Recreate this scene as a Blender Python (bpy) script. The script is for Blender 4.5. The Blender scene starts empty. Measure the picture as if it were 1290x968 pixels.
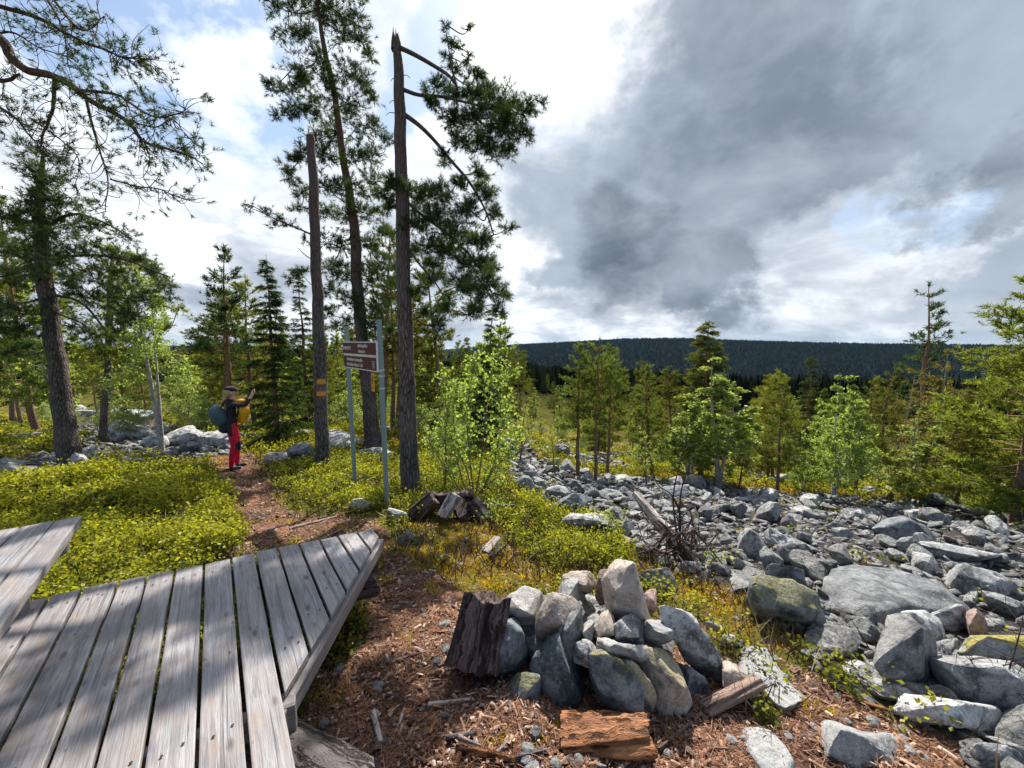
import bpy, bmesh, math, random
import numpy as np
from mathutils import Vector, Matrix, Quaternion

# ------------------------------------------------------------------ camera, light, world
scene = bpy.context.scene
COL = scene.collection
FPX, PW, PH = 500.0, 1290.0, 968.0
PITCH = math.atan(54/500)
CAM_Z = 1.65
cam_data = bpy.data.cameras.new('camera')
cam = bpy.data.objects.new('camera', cam_data); COL.objects.link(cam)
cam_data.sensor_width = 36; cam_data.lens = 36*FPX/PW
cam_data.clip_start = 0.05; cam_data.clip_end = 20000
cam.location = (0, 0, CAM_Z); cam.rotation_euler = (math.pi/2-PITCH, 0, 0)
scene.camera = cam
scene.view_settings.view_transform = 'Standard'
scene.view_settings.look = 'None'
scene.view_settings.exposure = 0.88
scene.view_settings.gamma = 1
scene.cycles.max_bounces = 6
scene.cycles.diffuse_bounces = 3
scene.cycles.glossy_bounces = 2
scene.cycles.transmission_bounces = 3
scene.cycles.volume_bounces = 0
scene.cycles.transparent_max_bounces = 4
scene.cycles.use_adaptive_sampling = True
scene.cycles.use_denoising = True

SUN_EL, SUN_AZ = math.radians(46), math.radians(8)      # azimuth from +Y towards +X
sun_data = bpy.data.lights.new('sun', 'SUN'); sun_data.energy = 5.0; sun_data.angle = math.radians(0.5)
sun_data.color = (1.0, 0.955, 0.88)
sun = bpy.data.objects.new('sun', sun_data); COL.objects.link(sun)
SUN_DIR = Vector((math.sin(SUN_AZ)*math.cos(SUN_EL), math.cos(SUN_AZ)*math.cos(SUN_EL), math.sin(SUN_EL)))
sun.rotation_euler = SUN_DIR.to_track_quat('Z', 'Y').to_euler()
sun.location = SUN_DIR*50

class NT:
    """tiny node-tree helper"""
    def __init__(s, tree): s.t = tree; s.n = tree.nodes; s.l = tree.links
    def node(s, typ, ins=None, **kw):
        nd = s.n.new(typ)
        for k, v in kw.items(): setattr(nd, k, v)
        for k, v in (ins or {}).items():
            if isinstance(v, bpy.types.NodeSocket): s.l.new(v, nd.inputs[k])
            else: nd.inputs[k].default_value = v
        return nd
    def math(s, op, a, b=0.0, c=None, clamp=False):
        ins = {0: a, 1: b}
        if c is not None: ins[2] = c
        return s.node('ShaderNodeMath', ins, operation=op, use_clamp=clamp).outputs[0]
    def vmath(s, op, a, b=(0,0,0)):
        nd = s.node('ShaderNodeVectorMath', {0: a, 1: b}, operation=op)
        return nd.outputs['Value'] if op in ('DOT_PRODUCT', 'LENGTH', 'DISTANCE') else nd.outputs[0]
    def scale(s, a, k):
        nd = s.node('ShaderNodeVectorMath', {0: a}, operation='SCALE'); 
        if isinstance(k, bpy.types.NodeSocket): s.l.new(k, nd.inputs['Scale'])
        else: nd.inputs['Scale'].default_value = k
        return nd.outputs[0]
    def ramp(s, f, stops, interp='LINEAR'):
        nd = s.node('ShaderNodeValToRGB', {0: f}); cr = nd.color_ramp; cr.interpolation = interp
        while len(cr.elements) < len(stops): cr.elements.new(0.5)
        for e, (p, c) in zip(cr.elements, stops):
            e.position = p; e.color = (c, c, c, 1) if isinstance(c, (int, float)) else (*c, 1)
        return nd.outputs[0]
    def noise(s, vec, scale, detail=3, rough=0.55, out=0, dist=0.0):
        ins = {'Scale': scale, 'Detail': detail, 'Roughness': rough, 'Distortion': dist}
        if vec is not None: ins['Vector'] = vec
        return s.node('ShaderNodeTexNoise', ins).outputs[out]
    def voro(s, vec, scale, feature='F1', out='Distance', rnd=1.0):
        ins = {'Scale': scale, 'Randomness': rnd}
        if vec is not None: ins['Vector'] = vec
        return s.node('ShaderNodeTexVoronoi', ins, feature=feature).outputs[out]
    def mix(s, f, a, b, blend='MIX'):
        nd = s.node('ShaderNodeMix', data_type='RGBA', blend_type=blend)
        for sock, v in ((nd.inputs[0], f), (nd.inputs[6], a), (nd.inputs[7], b)):
            if isinstance(v, bpy.types.NodeSocket): s.l.new(v, sock)
            else: sock.default_value = v if not isinstance(v, (tuple, list)) else (*v, 1)
        return nd.outputs[2]
    def coord(s, which='Object'): return s.node('ShaderNodeTexCoord').outputs[which]
    def mapping(s, vec, scale=(1,1,1), rot=(0,0,0), loc=(0,0,0)):
        return s.node('ShaderNodeMapping', {'Vector': vec, 'Scale': scale, 'Rotation': rot, 'Location': loc}).outputs[0]
    def bump(s, h, strength=0.5, dist=0.02):
        return s.node('ShaderNodeBump', {'Height': h, 'Strength': strength, 'Distance': dist}).outputs[0]

def pix_dir(px, py):
    return Vector((px-PW/2, (PH/2-py)*math.sin(PITCH)+FPX*math.cos(PITCH), (PH/2-py)*math.cos(PITCH)-FPX*math.sin(PITCH)))/FPX

world = bpy.data.worlds.new('World'); scene.world = world; world.use_nodes = True
world.node_tree.nodes.clear(); w = NT(world.node_tree)
BG = 0.1
sky = w.node('ShaderNodeTexSky', sky_type='NISHITA', sun_disc=False)
sky.sun_elevation = SUN_EL; sky.sun_rotation = SUN_AZ; sky.altitude = 400; sky.air_density = 1.0; sky.dust_density = 1.0
D = w.coord('Generated')
DN = w.vmath('NORMALIZE', D)
sep = w.node('ShaderNodeSeparateXYZ', {0: DN})
# cloud-plane coordinates: the vault of cloud seen in perspective
den = w.math('ADD', w.math('MAXIMUM', sep.outputs[2], 0.0), 0.45)
cp = w.node('ShaderNodeCombineXYZ', {0: w.math('DIVIDE', sep.outputs[0], den), 1: w.math('DIVIDE', sep.outputs[1], den)}).outputs[0]
nb = w.noise(cp, 1.1, 6, 0.55)
warp = w.vmath('SUBTRACT', w.noise(w.mapping(DN, scale=(1, 1, 1.4)), 2.4, 3, 0.5, out=1), (0.5, 0.5, 0.5))
warp2 = w.vmath('SUBTRACT', w.noise(w.mapping(DN, scale=(1, 1, 1.3)), 7.5, 8, 0.62, out=1), (0.5, 0.5, 0.5))
DW = w.vmath('NORMALIZE', w.vmath('ADD', w.vmath('ADD', DN, w.scale(warp, 0.42)), w.scale(warp2, 0.26)))
def blob(px, py, r_in, r_out):
    m_ = (r_in+2*r_out)/3; r_in, r_out = m_-(m_-r_in)*.6, m_+(r_out-m_)*.5
    c = pix_dir(px, py).normalized()
    dt = w.vmath('DOT_PRODUCT', DW, tuple(c))
    nd = w.node('ShaderNodeMapRange', {'Value': dt, 'From Min': math.cos(math.radians(r_out)), 'From Max': math.cos(math.radians(r_in))}, interpolation_type='SMOOTHSTEP')
    return nd.outputs[0]
def union(*bl):
    r = bl[0]
    for b in bl[1:]: r = w.math('MAXIMUM', r, b)
    return r
fine = w.noise(w.mapping(DN, scale=(1, 1, 1.7), rot=(0.2, 0.25, 0.5)), 4.2, 7, 0.58, dist=0.25)
soft = w.noise(cp, 2.0, 4, 0.5)
# white cloud sheet with blue holes high on the viewer's left
blue = union(blob(170, 60, 4, 15), blob(235, 115, 3, 13), blob(290, 150, 2, 9), blob(90, 30, 3, 14), blob(330, 150, 2, 8), blob(545, 70, 1, 7), blob(520, 140, 1, 7), w.math('MULTIPLY', blob(1120, 272, 1, 5), 0.45))
blue_m = w.math('MULTIPLY', blue, w.ramp(fine, [(0.54, 1.0), (0.68, 0.12)]))
white = w.ramp(fine, [(0.30, (0.42, 0.49, 0.60)), (0.46, (0.62, 0.67, 0.75)), (0.60, (0.92, 0.94, 0.96))])
lowband = w.node('ShaderNodeMapRange', {'Value': sep.outputs[2], 'From Min': 0.10, 'From Max': 0.48}).outputs[0]
greyish = w.ramp(w.noise(w.mapping(DN, scale=(1, 1, 2.6)), 4.5, 6, 0.58, dist=0.3), [(0.36, (0.29, 0.34, 0.41)), (0.48, (0.46, 0.51, 0.57)), (0.60, (0.80, 0.83, 0.86))])
base = w.mix(lowband, greyish, white)
# the dark rain cloud over the valley
dark = union(blob(700, 330, 2, 9), blob(700, 190, 2, 8), blob(860, 240, 6, 24), blob(760, 310, 3, 15), blob(1050, 120, 8, 26), blob(900, 100, 4, 17), blob(1230, 60, 14, 30), blob(1240, 225, 2, 8), blob(1050, 20, 10, 24), blob(900, 365, 2, 8), blob(720, 260, 2, 12))
rim = w.math('SUBTRACT', 1.0, w.math('MULTIPLY', blob(650, 60, 4, 20), 0.9))
lowwhite = w.math('SUBTRACT', 1.0, w.math('MULTIPLY', union(blob(1090, 300, 3, 9), blob(1170, 290, 1, 7)), 0.6))
dark_m = w.math('MULTIPLY', w.math('MULTIPLY', dark, rim), lowwhite)
dark_m = w.math('MAXIMUM', dark_m, w.math('MULTIPLY', blob(1245, 228, 2, 8), 0.95))
deep = union(blob(800, 330, 2, 13), blob(880, 350, 2, 10), w.math('MULTIPLY', blob(900, 30, 1, 11), 0.6), w.math('MULTIPLY', blob(1240, 225, 1, 7), 0.9), w.math('MULTIPLY', blob(960, 200, 3, 16), 0.7))
darkcol = w.mix(w.math('MULTIPLY', deep, w.ramp(soft, [(0.3, 1.0), (0.7, 0.5)])), (0.275, 0.325, 0.39), (0.082, 0.105, 0.140))
darkcol = w.mix(w.ramp(fine, [(0.40, 0.0), (0.66, 0.55)]), darkcol, (0.42, 0.47, 0.54))
cloud = w.mix(dark_m, base, darkcol)
glare = w.math('MULTIPLY', union(blob(690, 30, 2, 12), w.math('MULTIPLY', blob(620, -90, 5, 15), 1.0)), 0.9)
cloud = w.mix(glare, cloud, (1.15, 1.15, 1.14))
cloud = w.scale(cloud, 0.82/BG)
skyb = w.mix(0.30, w.scale(sky.outputs[0], 0.9), (2.9, 4.2, 6.0))
allsky = w.mix(w.math('MULTIPLY', blue_m, 0.93), cloud, skyb)
# sky opposite the sun, unseen: set deep blue with small clouds to cut fill
clear = w.node('ShaderNodeMapRange', {'Value': w.math('SUBTRACT', w.math('MULTIPLY', sep.outputs[1], -1.0), w.math('MULTIPLY', sep.outputs[2], 0.35)), 'From Min': -0.62, 'From Max': -0.18}, interpolation_type='SMOOTHSTEP').outputs[0]
clear = w.math('MULTIPLY', clear, w.ramp(fine, [(0.5, 1.0), (0.68, 0.55)]))
allsky = w.mix(clear, allsky, w.scale(sky.outputs[0], 0.95))
bgn = w.node('ShaderNodeBackground', {'Color': allsky, 'Strength': BG})
w.node('ShaderNodeOutputWorld', {'Surface': bgn.outputs[0]})

# ------------------------------------------------------------------ numpy helpers
rng = np.random.default_rng(7)
random.seed(7)
_perm = np.random.default_rng(3).permutation(256); _perm = np.concatenate([_perm]*3)
_grad = np.random.default_rng(4).normal(size=(256, 3)); _grad /= np.linalg.norm(_grad, axis=1)[:, None]
def pnoise(P):
    P = np.asarray(P, float); i = np.floor(P).astype(int); f = P-i; i &= 255
    u = f*f*f*(f*(f*6-15)+10); out = 0
    for dx in (0, 1):
        for dy in (0, 1):
            for dz in (0, 1):
                h = _perm[_perm[_perm[i[:, 0]+dx]+i[:, 1]+dy]+i[:, 2]+dz]
                g = _grad[h]; d = f-np.array([dx, dy, dz])
                wgt = (u[:, 0] if dx else 1-u[:, 0])*(u[:, 1] if dy else 1-u[:, 1])*(u[:, 2] if dz else 1-u[:, 2])
                out = out+wgt*np.einsum('ij,ij->i', g, d)
    return out
def fbm(P, oct=4, gain=0.5):
    P = np.asarray(P, float); a, s = 1.0, 0
    for k in range(oct):
        s = s+a*pnoise(P*(2.0**k)+k*17.3); a *= gain
    return s
def sstep(a, b, x):
    t = np.clip((x-a)/(b-a), 0, 1); return t*t*(3-2*t)

class Geo:
    def __init__(s): s.V = []; s.F = []; s.n = 0; s.M = []; s.R = []; s.has = False
    def add(s, V, F, mat=0, rnd=0.5):
        V = np.asarray(V, float); F = np.asarray(F, int)
        if len(V) == 0 or len(F) == 0: return
        s.V.append(V); s.F.append(F+s.n); s.M.append(np.full(len(F), mat)); s.n += len(V)
        s.R.append(np.broadcast_to(np.asarray(rnd, float), (len(V),)))
    def mesh(s, name, mats, smooth=False):
        me = bpy.data.meshes.new(name)
        V = np.concatenate(s.V); me.vertices.add(len(V)); me.vertices.foreach_set('co', V.ravel())
        loops = np.concatenate([f.ravel() for f in s.F])
        counts = np.concatenate([np.full(len(f), f.shape[1]) for f in s.F])
        starts = np.concatenate([[0], np.cumsum(counts)[:-1]])
        me.loops.add(len(loops)); me.loops.foreach_set('vertex_index', loops)
        me.polygons.add(len(counts)); me.polygons.foreach_set('loop_start', starts)
        me.polygons.foreach_set('material_index', np.concatenate(s.M))
        me.polygons.foreach_set('use_smooth', np.full(len(counts), smooth))
        at = me.attributes.new('rnd', 'FLOAT', 'POINT'); at.data.foreach_set('value', np.concatenate(s.R))
        for m in (mats if isinstance(mats, (list, tuple)) else [mats]): me.materials.append(m)
        me.update(calc_edges=True); me.validate()
        return me
def link(name, me, parent=None):
    o = bpy.data.objects.new(name, me); COL.objects.link(o)
    if parent: o.parent = parent
    return o
def tag(o, label, cat, group=None):
    o['label'] = label; o['category'] = cat
    if group: o['group'] = group
    return o
def empty(name, loc=(0,0,0), rz=0):
    o = bpy.data.objects.new(name, None); COL.objects.link(o); o.location = loc; o.rotation_euler = (0, 0, rz)
    o.empty_display_size = 0.1
    return o

# ------------------------------------------------------------------ geometry of view and ground
ORG = Vector((0, 0, CAM_Z))
def at_depth(px, py, d): return ORG+pix_dir(px, py)*d
def at_z(px, py, z):
    d = pix_dir(px, py); return ORG+d*((z-CAM_Z)/d.z)
_SA = np.array([-180, -90, -60, -50, -42, -33, -22, -12, 0, 10, 20, 32, 45, 58, 90, 180.])
_SS = np.array([.03, .05, .075, .085, .105, .125, .13, .15, .19, .225, .24, .245, .225, .20, .10, .03])
_HX = np.array([-400, 0, 200, 300, 400, 480, 560, 610, 650, 700, 780, 850, 920, 1000, 1100, 1220, 1290, 1700.])
_HY = np.array([444, 444, 440, 437, 447, 450, 450, 445, 439, 436, 431, 430, 433, 436, 439, 441, 443, 443.])
def H(x, y):
    x = np.atleast_1d(np.asarray(x, float)); y = np.atleast_1d(np.asarray(y, float))
    r = np.hypot(x, y); a = np.degrees(np.arctan2(x, y))
    s = np.interp(a, _SA, _SS)
    q = r-1.9; sp = np.where(q > 4, q, np.log1p(np.exp(np.clip(q*2.5, -30, 30)))/2.5)
    near = np.minimum(sp, 70)
    z = -s*near
    z = z-(130+z*0)*sstep(70, 1100, r)
    # ridge far beyond the valley
    pxh = PW/2+FPX*np.tan(np.radians(np.clip(a, -60, 60)))
    yh = np.interp(pxh, _HX, _HY)
    R0 = 2500+900*(1-sstep(-30, 0, a))
    top = CAM_Z+(430.5-yh)/FPX*R0*np.cos(np.radians(np.clip(a, -60, 60)))
    floor = z
    z = floor+(top-floor)*sstep(1300, 1, (r-R0)*-1)*np.where(r > 1100, 1, 0)
    P = np.stack([x*0.35, y*0.35, np.zeros_like(x)], 1)
    z = z+fbm(P, 3)*np.interp(r, [0, 2, 6, 20, 60, 1000, 3000], [.0, .05, .16, .5, 1.5, 6, 10])
    P2 = np.stack([x*2.2, y*2.2, np.zeros_like(x)+5], 1)
    z = z+fbm(P2, 3)*np.interp(r, [0, 2, 6, 20], [.03, .06, .11, 0.13])
    return z
def h1(x, y): return float(H(x, y)[0])
_ts = np.concatenate([np.arange(0.6, 12, 0.02), np.arange(12, 90, 0.15), np.arange(90, 900, 3)])
def ground(px, py, maxd=900):
    d = pix_dir(px, py)
    P = np.array([[d.x, d.y, d.z]])*_ts[:, None]+np.array([[0, 0, CAM_Z]])
    below = P[:, 2] < H(P[:, 0], P[:, 1])
    k = int(np.argmax(below)) if below.any() else len(_ts)-1
    p = P[k]; return Vector((p[0], p[1], h1(p[0], p[1])))
def depth_of(P): 
    return P[1]*math.cos(PITCH)-(P[2]-CAM_Z)*math.sin(PITCH)
def project(P):
    P = np.asarray(P, float); q = P-np.array([0, 0, CAM_Z])
    d = q[:, 1]*math.cos(PITCH)-q[:, 2]*math.sin(PITCH); u = q[:, 1]*math.sin(PITCH)+q[:, 2]*math.cos(PITCH)
    dd = np.where(np.abs(d) < 1e-6, 1e-6, d)
    return PW/2+FPX*q[:, 0]/dd, PH/2-FPX*u/dd, d
def in_poly(px, py, poly):
    inside = np.zeros(len(px), bool); n = len(poly)
    for i in range(n):
        x1, y1 = poly[i]; x2, y2 = poly[(i+1) % n]
        c = ((y1 > py) != (y2 > py)) & (px < (x2-x1)*(py-y1)/((y2-y1) or 1e-9)+x1)
        inside ^= c
    return inside
# ground cover, read off the photograph once and laid out on the terrain
Z_LITTER = [[(254,590),(268,574),(322,572),(326,590),(345,612),(352,650),(420,652),(470,650),(505,700),(560,735),(620,752),(700,765),(830,775),(900,810),(945,850),(930,890),(975,920),(1020,850),(1100,890),(1170,930),(1240,968),(2000,3000),(-400,3000),(400,860),(440,770),(478,700),(300,700),(300,655),(284,620)]]
Z_MOSS = [[(520,660),(640,650),(760,700),(860,720),(960,742),(1030,810),(990,835),(900,790),(820,730),(700,745),(560,745),(505,710)], [(640,545),(760,545),(800,575),(700,600),(640,580)], [(1235,690),(1400,690),(1400,740),(1250,725)], [(800,560),(1300,590),(1300,640),(1000,625),(800,600)]]
Z_SCREE = [[(640,548),(700,590),(800,606),(900,612),(1010,628),(1130,632),(1290,640),(1800,640),(2400,2000),(1230,968),(1140,905),(1040,850),(1015,795),(950,740),(850,722),(790,690),(700,645),(640,600)], [(90,500),(250,548),(300,560),(300,580),(150,575),(60,600),(0,610),(0,585),(120,560),(60,520)], [(930,575),(1110,590),(1100,602),(930,590)]]
def zones(x, y, jitter=1.0):
    """r litter, g moss, b scree in 0/1, else berry shrub cover"""
    x = np.asarray(x, float); y = np.asarray(y, float); r = np.hypot(x, y)
    P = np.stack([x, y, np.zeros_like(x)], 1)
    j1, j2 = fbm(P*2.2, 4, .6), fbm(P*2.2+40, 4, .6)
    amp = (0.09+0.035*r)*jitter
    x2, y2 = x+j1*amp*1.2, y+j2*amp*1.2
    px, py, d = project(np.stack([x2, y2, H(x2, y2)], 1))
    ok = d > 0.15
    lit = np.zeros(len(x), bool); mos = lit.copy(); scr = lit.copy()
    for pl in Z_LITTER: lit |= in_poly(px, py, pl)
    for pl in Z_MOSS: mos |= in_poly(px, py, pl)
    for pl in Z_SCREE: scr |= in_poly(px, py, pl)
    lit &= ok & (r < 14); mos &= ok & (r < 60); scr &= ok & (r < 40); scr &= ~lit
    lit |= (r < 1.0)
    a = np.degrees(np.arctan2(x, y)); far = (r > 11) | ~ok
    pat = fbm(np.stack([x*.3, y*.3, np.zeros_like(x)+9], 1), 3)
    scr |= far & (pat > .16) & (r < 60); mos |= far & (pat < -.08) & (r < 80)
    scr |= ~ok & (a > 20) & (r < 14) & (r > 1.5)
    mos &= ~scr & ~lit
    return lit, mos, scr
# ------------------------------------------------------------------ materials
def new_mat(name):
    m = bpy.data.materials.new(name); m.use_nodes = True; m.node_tree.nodes.clear(); return m, NT(m.node_tree)
def pbsdf(n, color, rough=0.8, normal=None, spec=0.3, extra=None):
    ins = {'Base Color': color if isinstance(color, bpy.types.NodeSocket) else (*color, 1), 'Roughness': rough, 'Specular IOR Level': spec}
    if normal is not None: ins['Normal'] = normal
    ins.update(extra or {})
    return n.node('ShaderNodeBsdfPrincipled', ins).outputs[0]
def finish(n, sh): n.node('ShaderNodeOutputMaterial', {'Surface': sh})
def attr(n, name='rnd'): return n.node('ShaderNodeAttribute', attribute_name=name).outputs['Fac']
def objrand(n): return n.node('ShaderNodeObjectInfo').outputs['Random']

def leaf_mat(name, c1, c2, trans=0.5, tcol=None, rough=0.5, vary=0.0):
    m, n = new_mat(name)
    col = n.mix(attr(n), c1, c2)
    if vary:
        hs = n.node('ShaderNodeHueSaturation', {'Hue': n.math('ADD', 0.5-vary*0.04, n.math('MULTIPLY', objrand(n), vary*0.08)), 'Value': n.math('ADD', 1-vary*0.35, n.math('MULTIPLY', objrand(n), vary*0.7)), 'Color': col})
        col = hs.outputs[0]
    d = n.node('ShaderNodeBsdfDiffuse', {'Color': col}).outputs[0]
    t = n.node('ShaderNodeBsdfTranslucent', {'Color': n.mix(1.0, col, tcol or (1.5, 1.45, 0.6), 'MULTIPLY')}).outputs[0]
    g = n.node('ShaderNodeBsdfGlossy', {'Color': (0.5, 0.5, 0.5, 1), 'Roughness': rough}).outputs[0]
    mx = n.node('ShaderNodeMixShader', {0: trans, 1: d, 2: t}).outputs[0]
    finish(n, n.node('ShaderNodeMixShader', {0: 0.015, 1: mx, 2: g}).outputs[0]); return m
M = {}
M['needle'] = leaf_mat('pine_needles', (0.026, 0.046, 0.022), (0.085, 0.125, 0.046), 0.42, (1.3, 1.35, 0.7))
M['needle_yellow'] = leaf_mat('sun_tinted_pine_needles', (0.085, 0.105, 0.022), (0.23, 0.25, 0.06), 0.52, (1.5, 1.45, 0.6), vary=0.4)  # yellow-green needles, sunlit brightness partly put into the colour
M['needle_far'] = leaf_mat('conifer_needles', (0.055, 0.070, 0.020), (0.155, 0.165, 0.045), 0.5, (1.5, 1.5, 0.6), vary=0.7)
M['spruce'] = leaf_mat('spruce_needles', (0.025, 0.045, 0.015), (0.07, 0.10, 0.03), 0.35, (1.4, 1.5, 0.6))
M['birch_leaf'] = leaf_mat('birch_leaves', (0.17, 0.23, 0.06), (0.34, 0.40, 0.13), 0.56, (1.4, 1.4, 0.7), 0.35, vary=0.3)
M['bud_leaf'] = leaf_mat('brownish_birch_leaves', (0.11, 0.095, 0.03), (0.20, 0.18, 0.05), 0.45, (1.4, 1.25, 0.6), 0.5, vary=0.4)
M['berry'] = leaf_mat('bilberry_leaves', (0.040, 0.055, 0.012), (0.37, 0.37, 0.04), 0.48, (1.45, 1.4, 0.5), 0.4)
M['moss_blade'] = leaf_mat('moss_blades', (0.17, 0.12, 0.018), (0.60, 0.44, 0.05), 0.45, (1.3, 1.2, 0.5), 0.6)
M['dry_twig_leaf'] = leaf_mat('dwarf_shrub_leaves', (0.06, 0.06, 0.02), (0.13, 0.10, 0.035), 0.35, (1.3, 1.2, 0.5), 0.5)

def bark_mat(name, dark, light, red=None, zred=(2, 6), bump=0.9, scale=1.0):
    m, n = new_mat(name); c = n.coord('Object')
    st = n.mapping(c, scale=(scale, scale, 0.22*scale))
    v = n.voro(n.vmath('ADD', st, n.scale(n.noise(st, 9, 3, out=1), 0.03)), 27, 'DISTANCE_TO_EDGE')
    nz = n.noise(st, 24, 5, 0.65)
    h = n.math('ADD', n.math('MULTIPLY', n.math('MINIMUM', v, 0.25), 2.2), nz)
    f = n.ramp(h, [(0.35, 0.0), (0.95, 1.0)])
    col = n.mix(f, tuple(x*.6 for x in dark), tuple(x*1.15 for x in light))
    col = n.mix(n.ramp(n.noise(c, 3.0, 4), [(0.45, 0.0), (0.7, 0.5)]), col, tuple(min(1, x*1.5+0.03) for x in light))
    if red:
        z = n.node('ShaderNodeSeparateXYZ', {0: c}).outputs[2]
        col = n.mix(n.math('MULTIPLY', n.node('ShaderNodeMapRange', {'Value': z, 'From Min': zred[0], 'From Max': zred[1]}).outputs[0], n.ramp(nz, [(0.3, 0.4), (0.6, 1.0)])), col, red)
    finish(n, pbsdf(n, col, 0.9, n.bump(h, bump, 0.05), 0.15)); return m
M['bark'] = bark_mat('pine_bark', (0.035, 0.027, 0.023), (0.125, 0.10, 0.088), (0.17, 0.085, 0.055), (2.4, 6.0))
M['bark_dead'] = bark_mat('dead_pine_bark', (0.036, 0.028, 0.026), (0.135, 0.112, 0.105), (0.16, 0.11, 0.095), (1.5, 4.0))
M['bark_thin'] = bark_mat('young_pine_bark', (0.07, 0.045, 0.035), (0.22, 0.14, 0.10), (0.30, 0.15, 0.08), (1.2, 3.0), 0.4, 2)
M['bark_birch'] = bark_mat('birch_bark', (0.12, 0.10, 0.09), (0.42, 0.39, 0.36), None, bump=0.4, scale=2)
M['bark_brown'] = bark_mat('sapling_bark', (0.07, 0.045, 0.035), (0.18, 0.12, 0.09), None, bump=0.3, scale=3)
M['twig_dark'] = bark_mat('dark_twig_bark', (0.03, 0.022, 0.02), (0.08, 0.055, 0.045), None, bump=0.3, scale=3)

def rock_mat(name, c1, c2, lichen=(0.09, 0.10, 0.10), lich=0.5, moss=0.0, scale=1.0, vary=0.35):
    m, n = new_mat(name)
    oi = n.node('ShaderNodeObjectInfo'); rnd = oi.outputs['Random']
    c = n.vmath('ADD', n.coord('Object'), n.scale(n.node('ShaderNodeCombineXYZ', {0: rnd, 1: rnd, 2: rnd}).outputs[0], 31.0))
    big = n.noise(c, 2.3*scale, 6, 0.62); fin = n.noise(c, 17*scale, 8, 0.72); mid = n.noise(c, 6.5*scale, 6, 0.65, dist=0.6)
    vein = n.noise(n.mapping(c, scale=(1, 1, 3.6), rot=(0.5, 0.3, 0)), 7*scale, 5, 0.6)
    col = n.mix(n.ramp(big, [(0.36, 0.0), (0.64, 1.0)]), c1, c2)
    col = n.mix(n.ramp(vein, [(0.45, 0.0), (0.7, 0.5)]), col, tuple(min(1, x*1.5) for x in c2))
    col = n.mix(n.ramp(mid, [(0.50, 0.0), (0.60, lich)]), col, lichen)
    crust = n.ramp(n.voro(n.vmath('ADD', c, n.scale(n.noise(c, 5, 3, out=1), 0.35)), 8*scale), [(0.08, 1.0), (0.26, 0.0)])
    col = n.mix(n.math('MULTIPLY', crust, n.ramp(n.noise(c, 2.8, 3), [(0.48, 0.0), (0.62, 0.65)])), col, (0.50, 0.51, 0.47))
    col = n.mix(n.ramp(fin, [(0.33, 0.75), (0.5, 0.0)]), col, tuple(x*0.42 for x in c1))
    col = n.mix(n.ramp(n.noise(c, 60*scale, 3, 0.7), [(0.58, 0.0), (0.72, 0.5)]), col, tuple(min(1, x*1.7+.05) for x in c2))
    if moss:
        nz = n.node('ShaderNodeSeparateXYZ', {0: n.node('ShaderNodeNewGeometry').outputs['Normal']}).outputs[2]
        mm = n.math('MULTIPLY', n.ramp(n.math('ADD', n.math('MULTIPLY', nz, 0.30), n.math('ADD', n.math('MULTIPLY', n.noise(c, 4, 6, 0.7), 0.75), n.math('MULTIPLY', n.noise(c, 34, 4, 0.7), 0.28))), [(0.64, 0.0), (0.70, 1.0)]), moss)
        col = n.mix(mm, col, n.mix(n.ramp(n.noise(c, 40, 3), [(0.35, 0), (0.65, 1)]), (0.10, 0.085, 0.015), (0.36, 0.30, 0.04)))
    vv = n.math('ADD', 1-vary, n.math('MULTIPLY', rnd, 2*vary))
    col = n.node('ShaderNodeHueSaturation', {'Value': vv, 'Color': col}).outputs[0]
    grit = n.noise(c, 75*scale, 4, 0.75)
    h = n.math('ADD', n.math('ADD', n.math('ADD', n.math('MULTIPLY', fin, 0.7), n.math('MULTIPLY', mid, 0.8)), n.math('MULTIPLY', vein, 0.5)), n.math('MULTIPLY', grit, 0.22))
    col = n.mix(n.ramp(grit, [(0.36, 0.55), (0.48, 0.0)]), col, tuple(x*.35 for x in c1))
    rg = n.ramp(fin, [(0.3, 0.75), (0.7, 0.5)])
    finish(n, pbsdf(n, col, rg, n.bump(h, 0.85, 0.03), 0.35)); return m
M['rock'] = rock_mat('grey_boulder_rock', (0.15, 0.15, 0.148), (0.45, 0.445, 0.43), (0.04, 0.043, 0.043), 0.8, vary=.42)
M['rock_moss'] = rock_mat('mossy_boulder_rock', (0.17, 0.175, 0.18), (0.35, 0.35, 0.34), (0.055, 0.06, 0.06), 0.75, moss=1.0)
M['rock_dark'] = rock_mat('dark_lichen_rock', (0.085, 0.105, 0.115), (0.22, 0.245, 0.255), (0.03, 0.04, 0.042), 0.85, vary=0.12)
M['rock_dark_moss'] = rock_mat('dark_rock_with_moss', (0.085, 0.10, 0.11), (0.22, 0.24, 0.245), (0.03, 0.04, 0.04), 0.85, moss=0.55, vary=0.12)
M['rock_pale'] = rock_mat('pale_stone', (0.32, 0.305, 0.28), (0.46, 0.44, 0.41), (0.24, 0.235, 0.22), 0.4, vary=0.1)
M['rock_beige'] = rock_mat('beige_stone', (0.33, 0.27, 0.22), (0.48, 0.41, 0.35), (0.26, 0.22, 0.19), 0.4, vary=0.08)
M['rock_white'] = rock_mat('whitish_stone', (0.26, 0.26, 0.255), (0.38, 0.38, 0.37), (0.14, 0.145, 0.145), 0.3, vary=0.08)
M['rock_red'] = rock_mat('reddish_stone', (0.27, 0.17, 0.14), (0.38, 0.27, 0.23), (0.16, 0.11, 0.10), 0.5, vary=0.1)
M['rock_tan'] = rock_mat('tan_and_dark_stone', (0.34, 0.28, 0.22), (0.40, 0.34, 0.28), (0.08, 0.095, 0.095), 0.95, moss=0.4, vary=0.06, scale=0.7)

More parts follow.
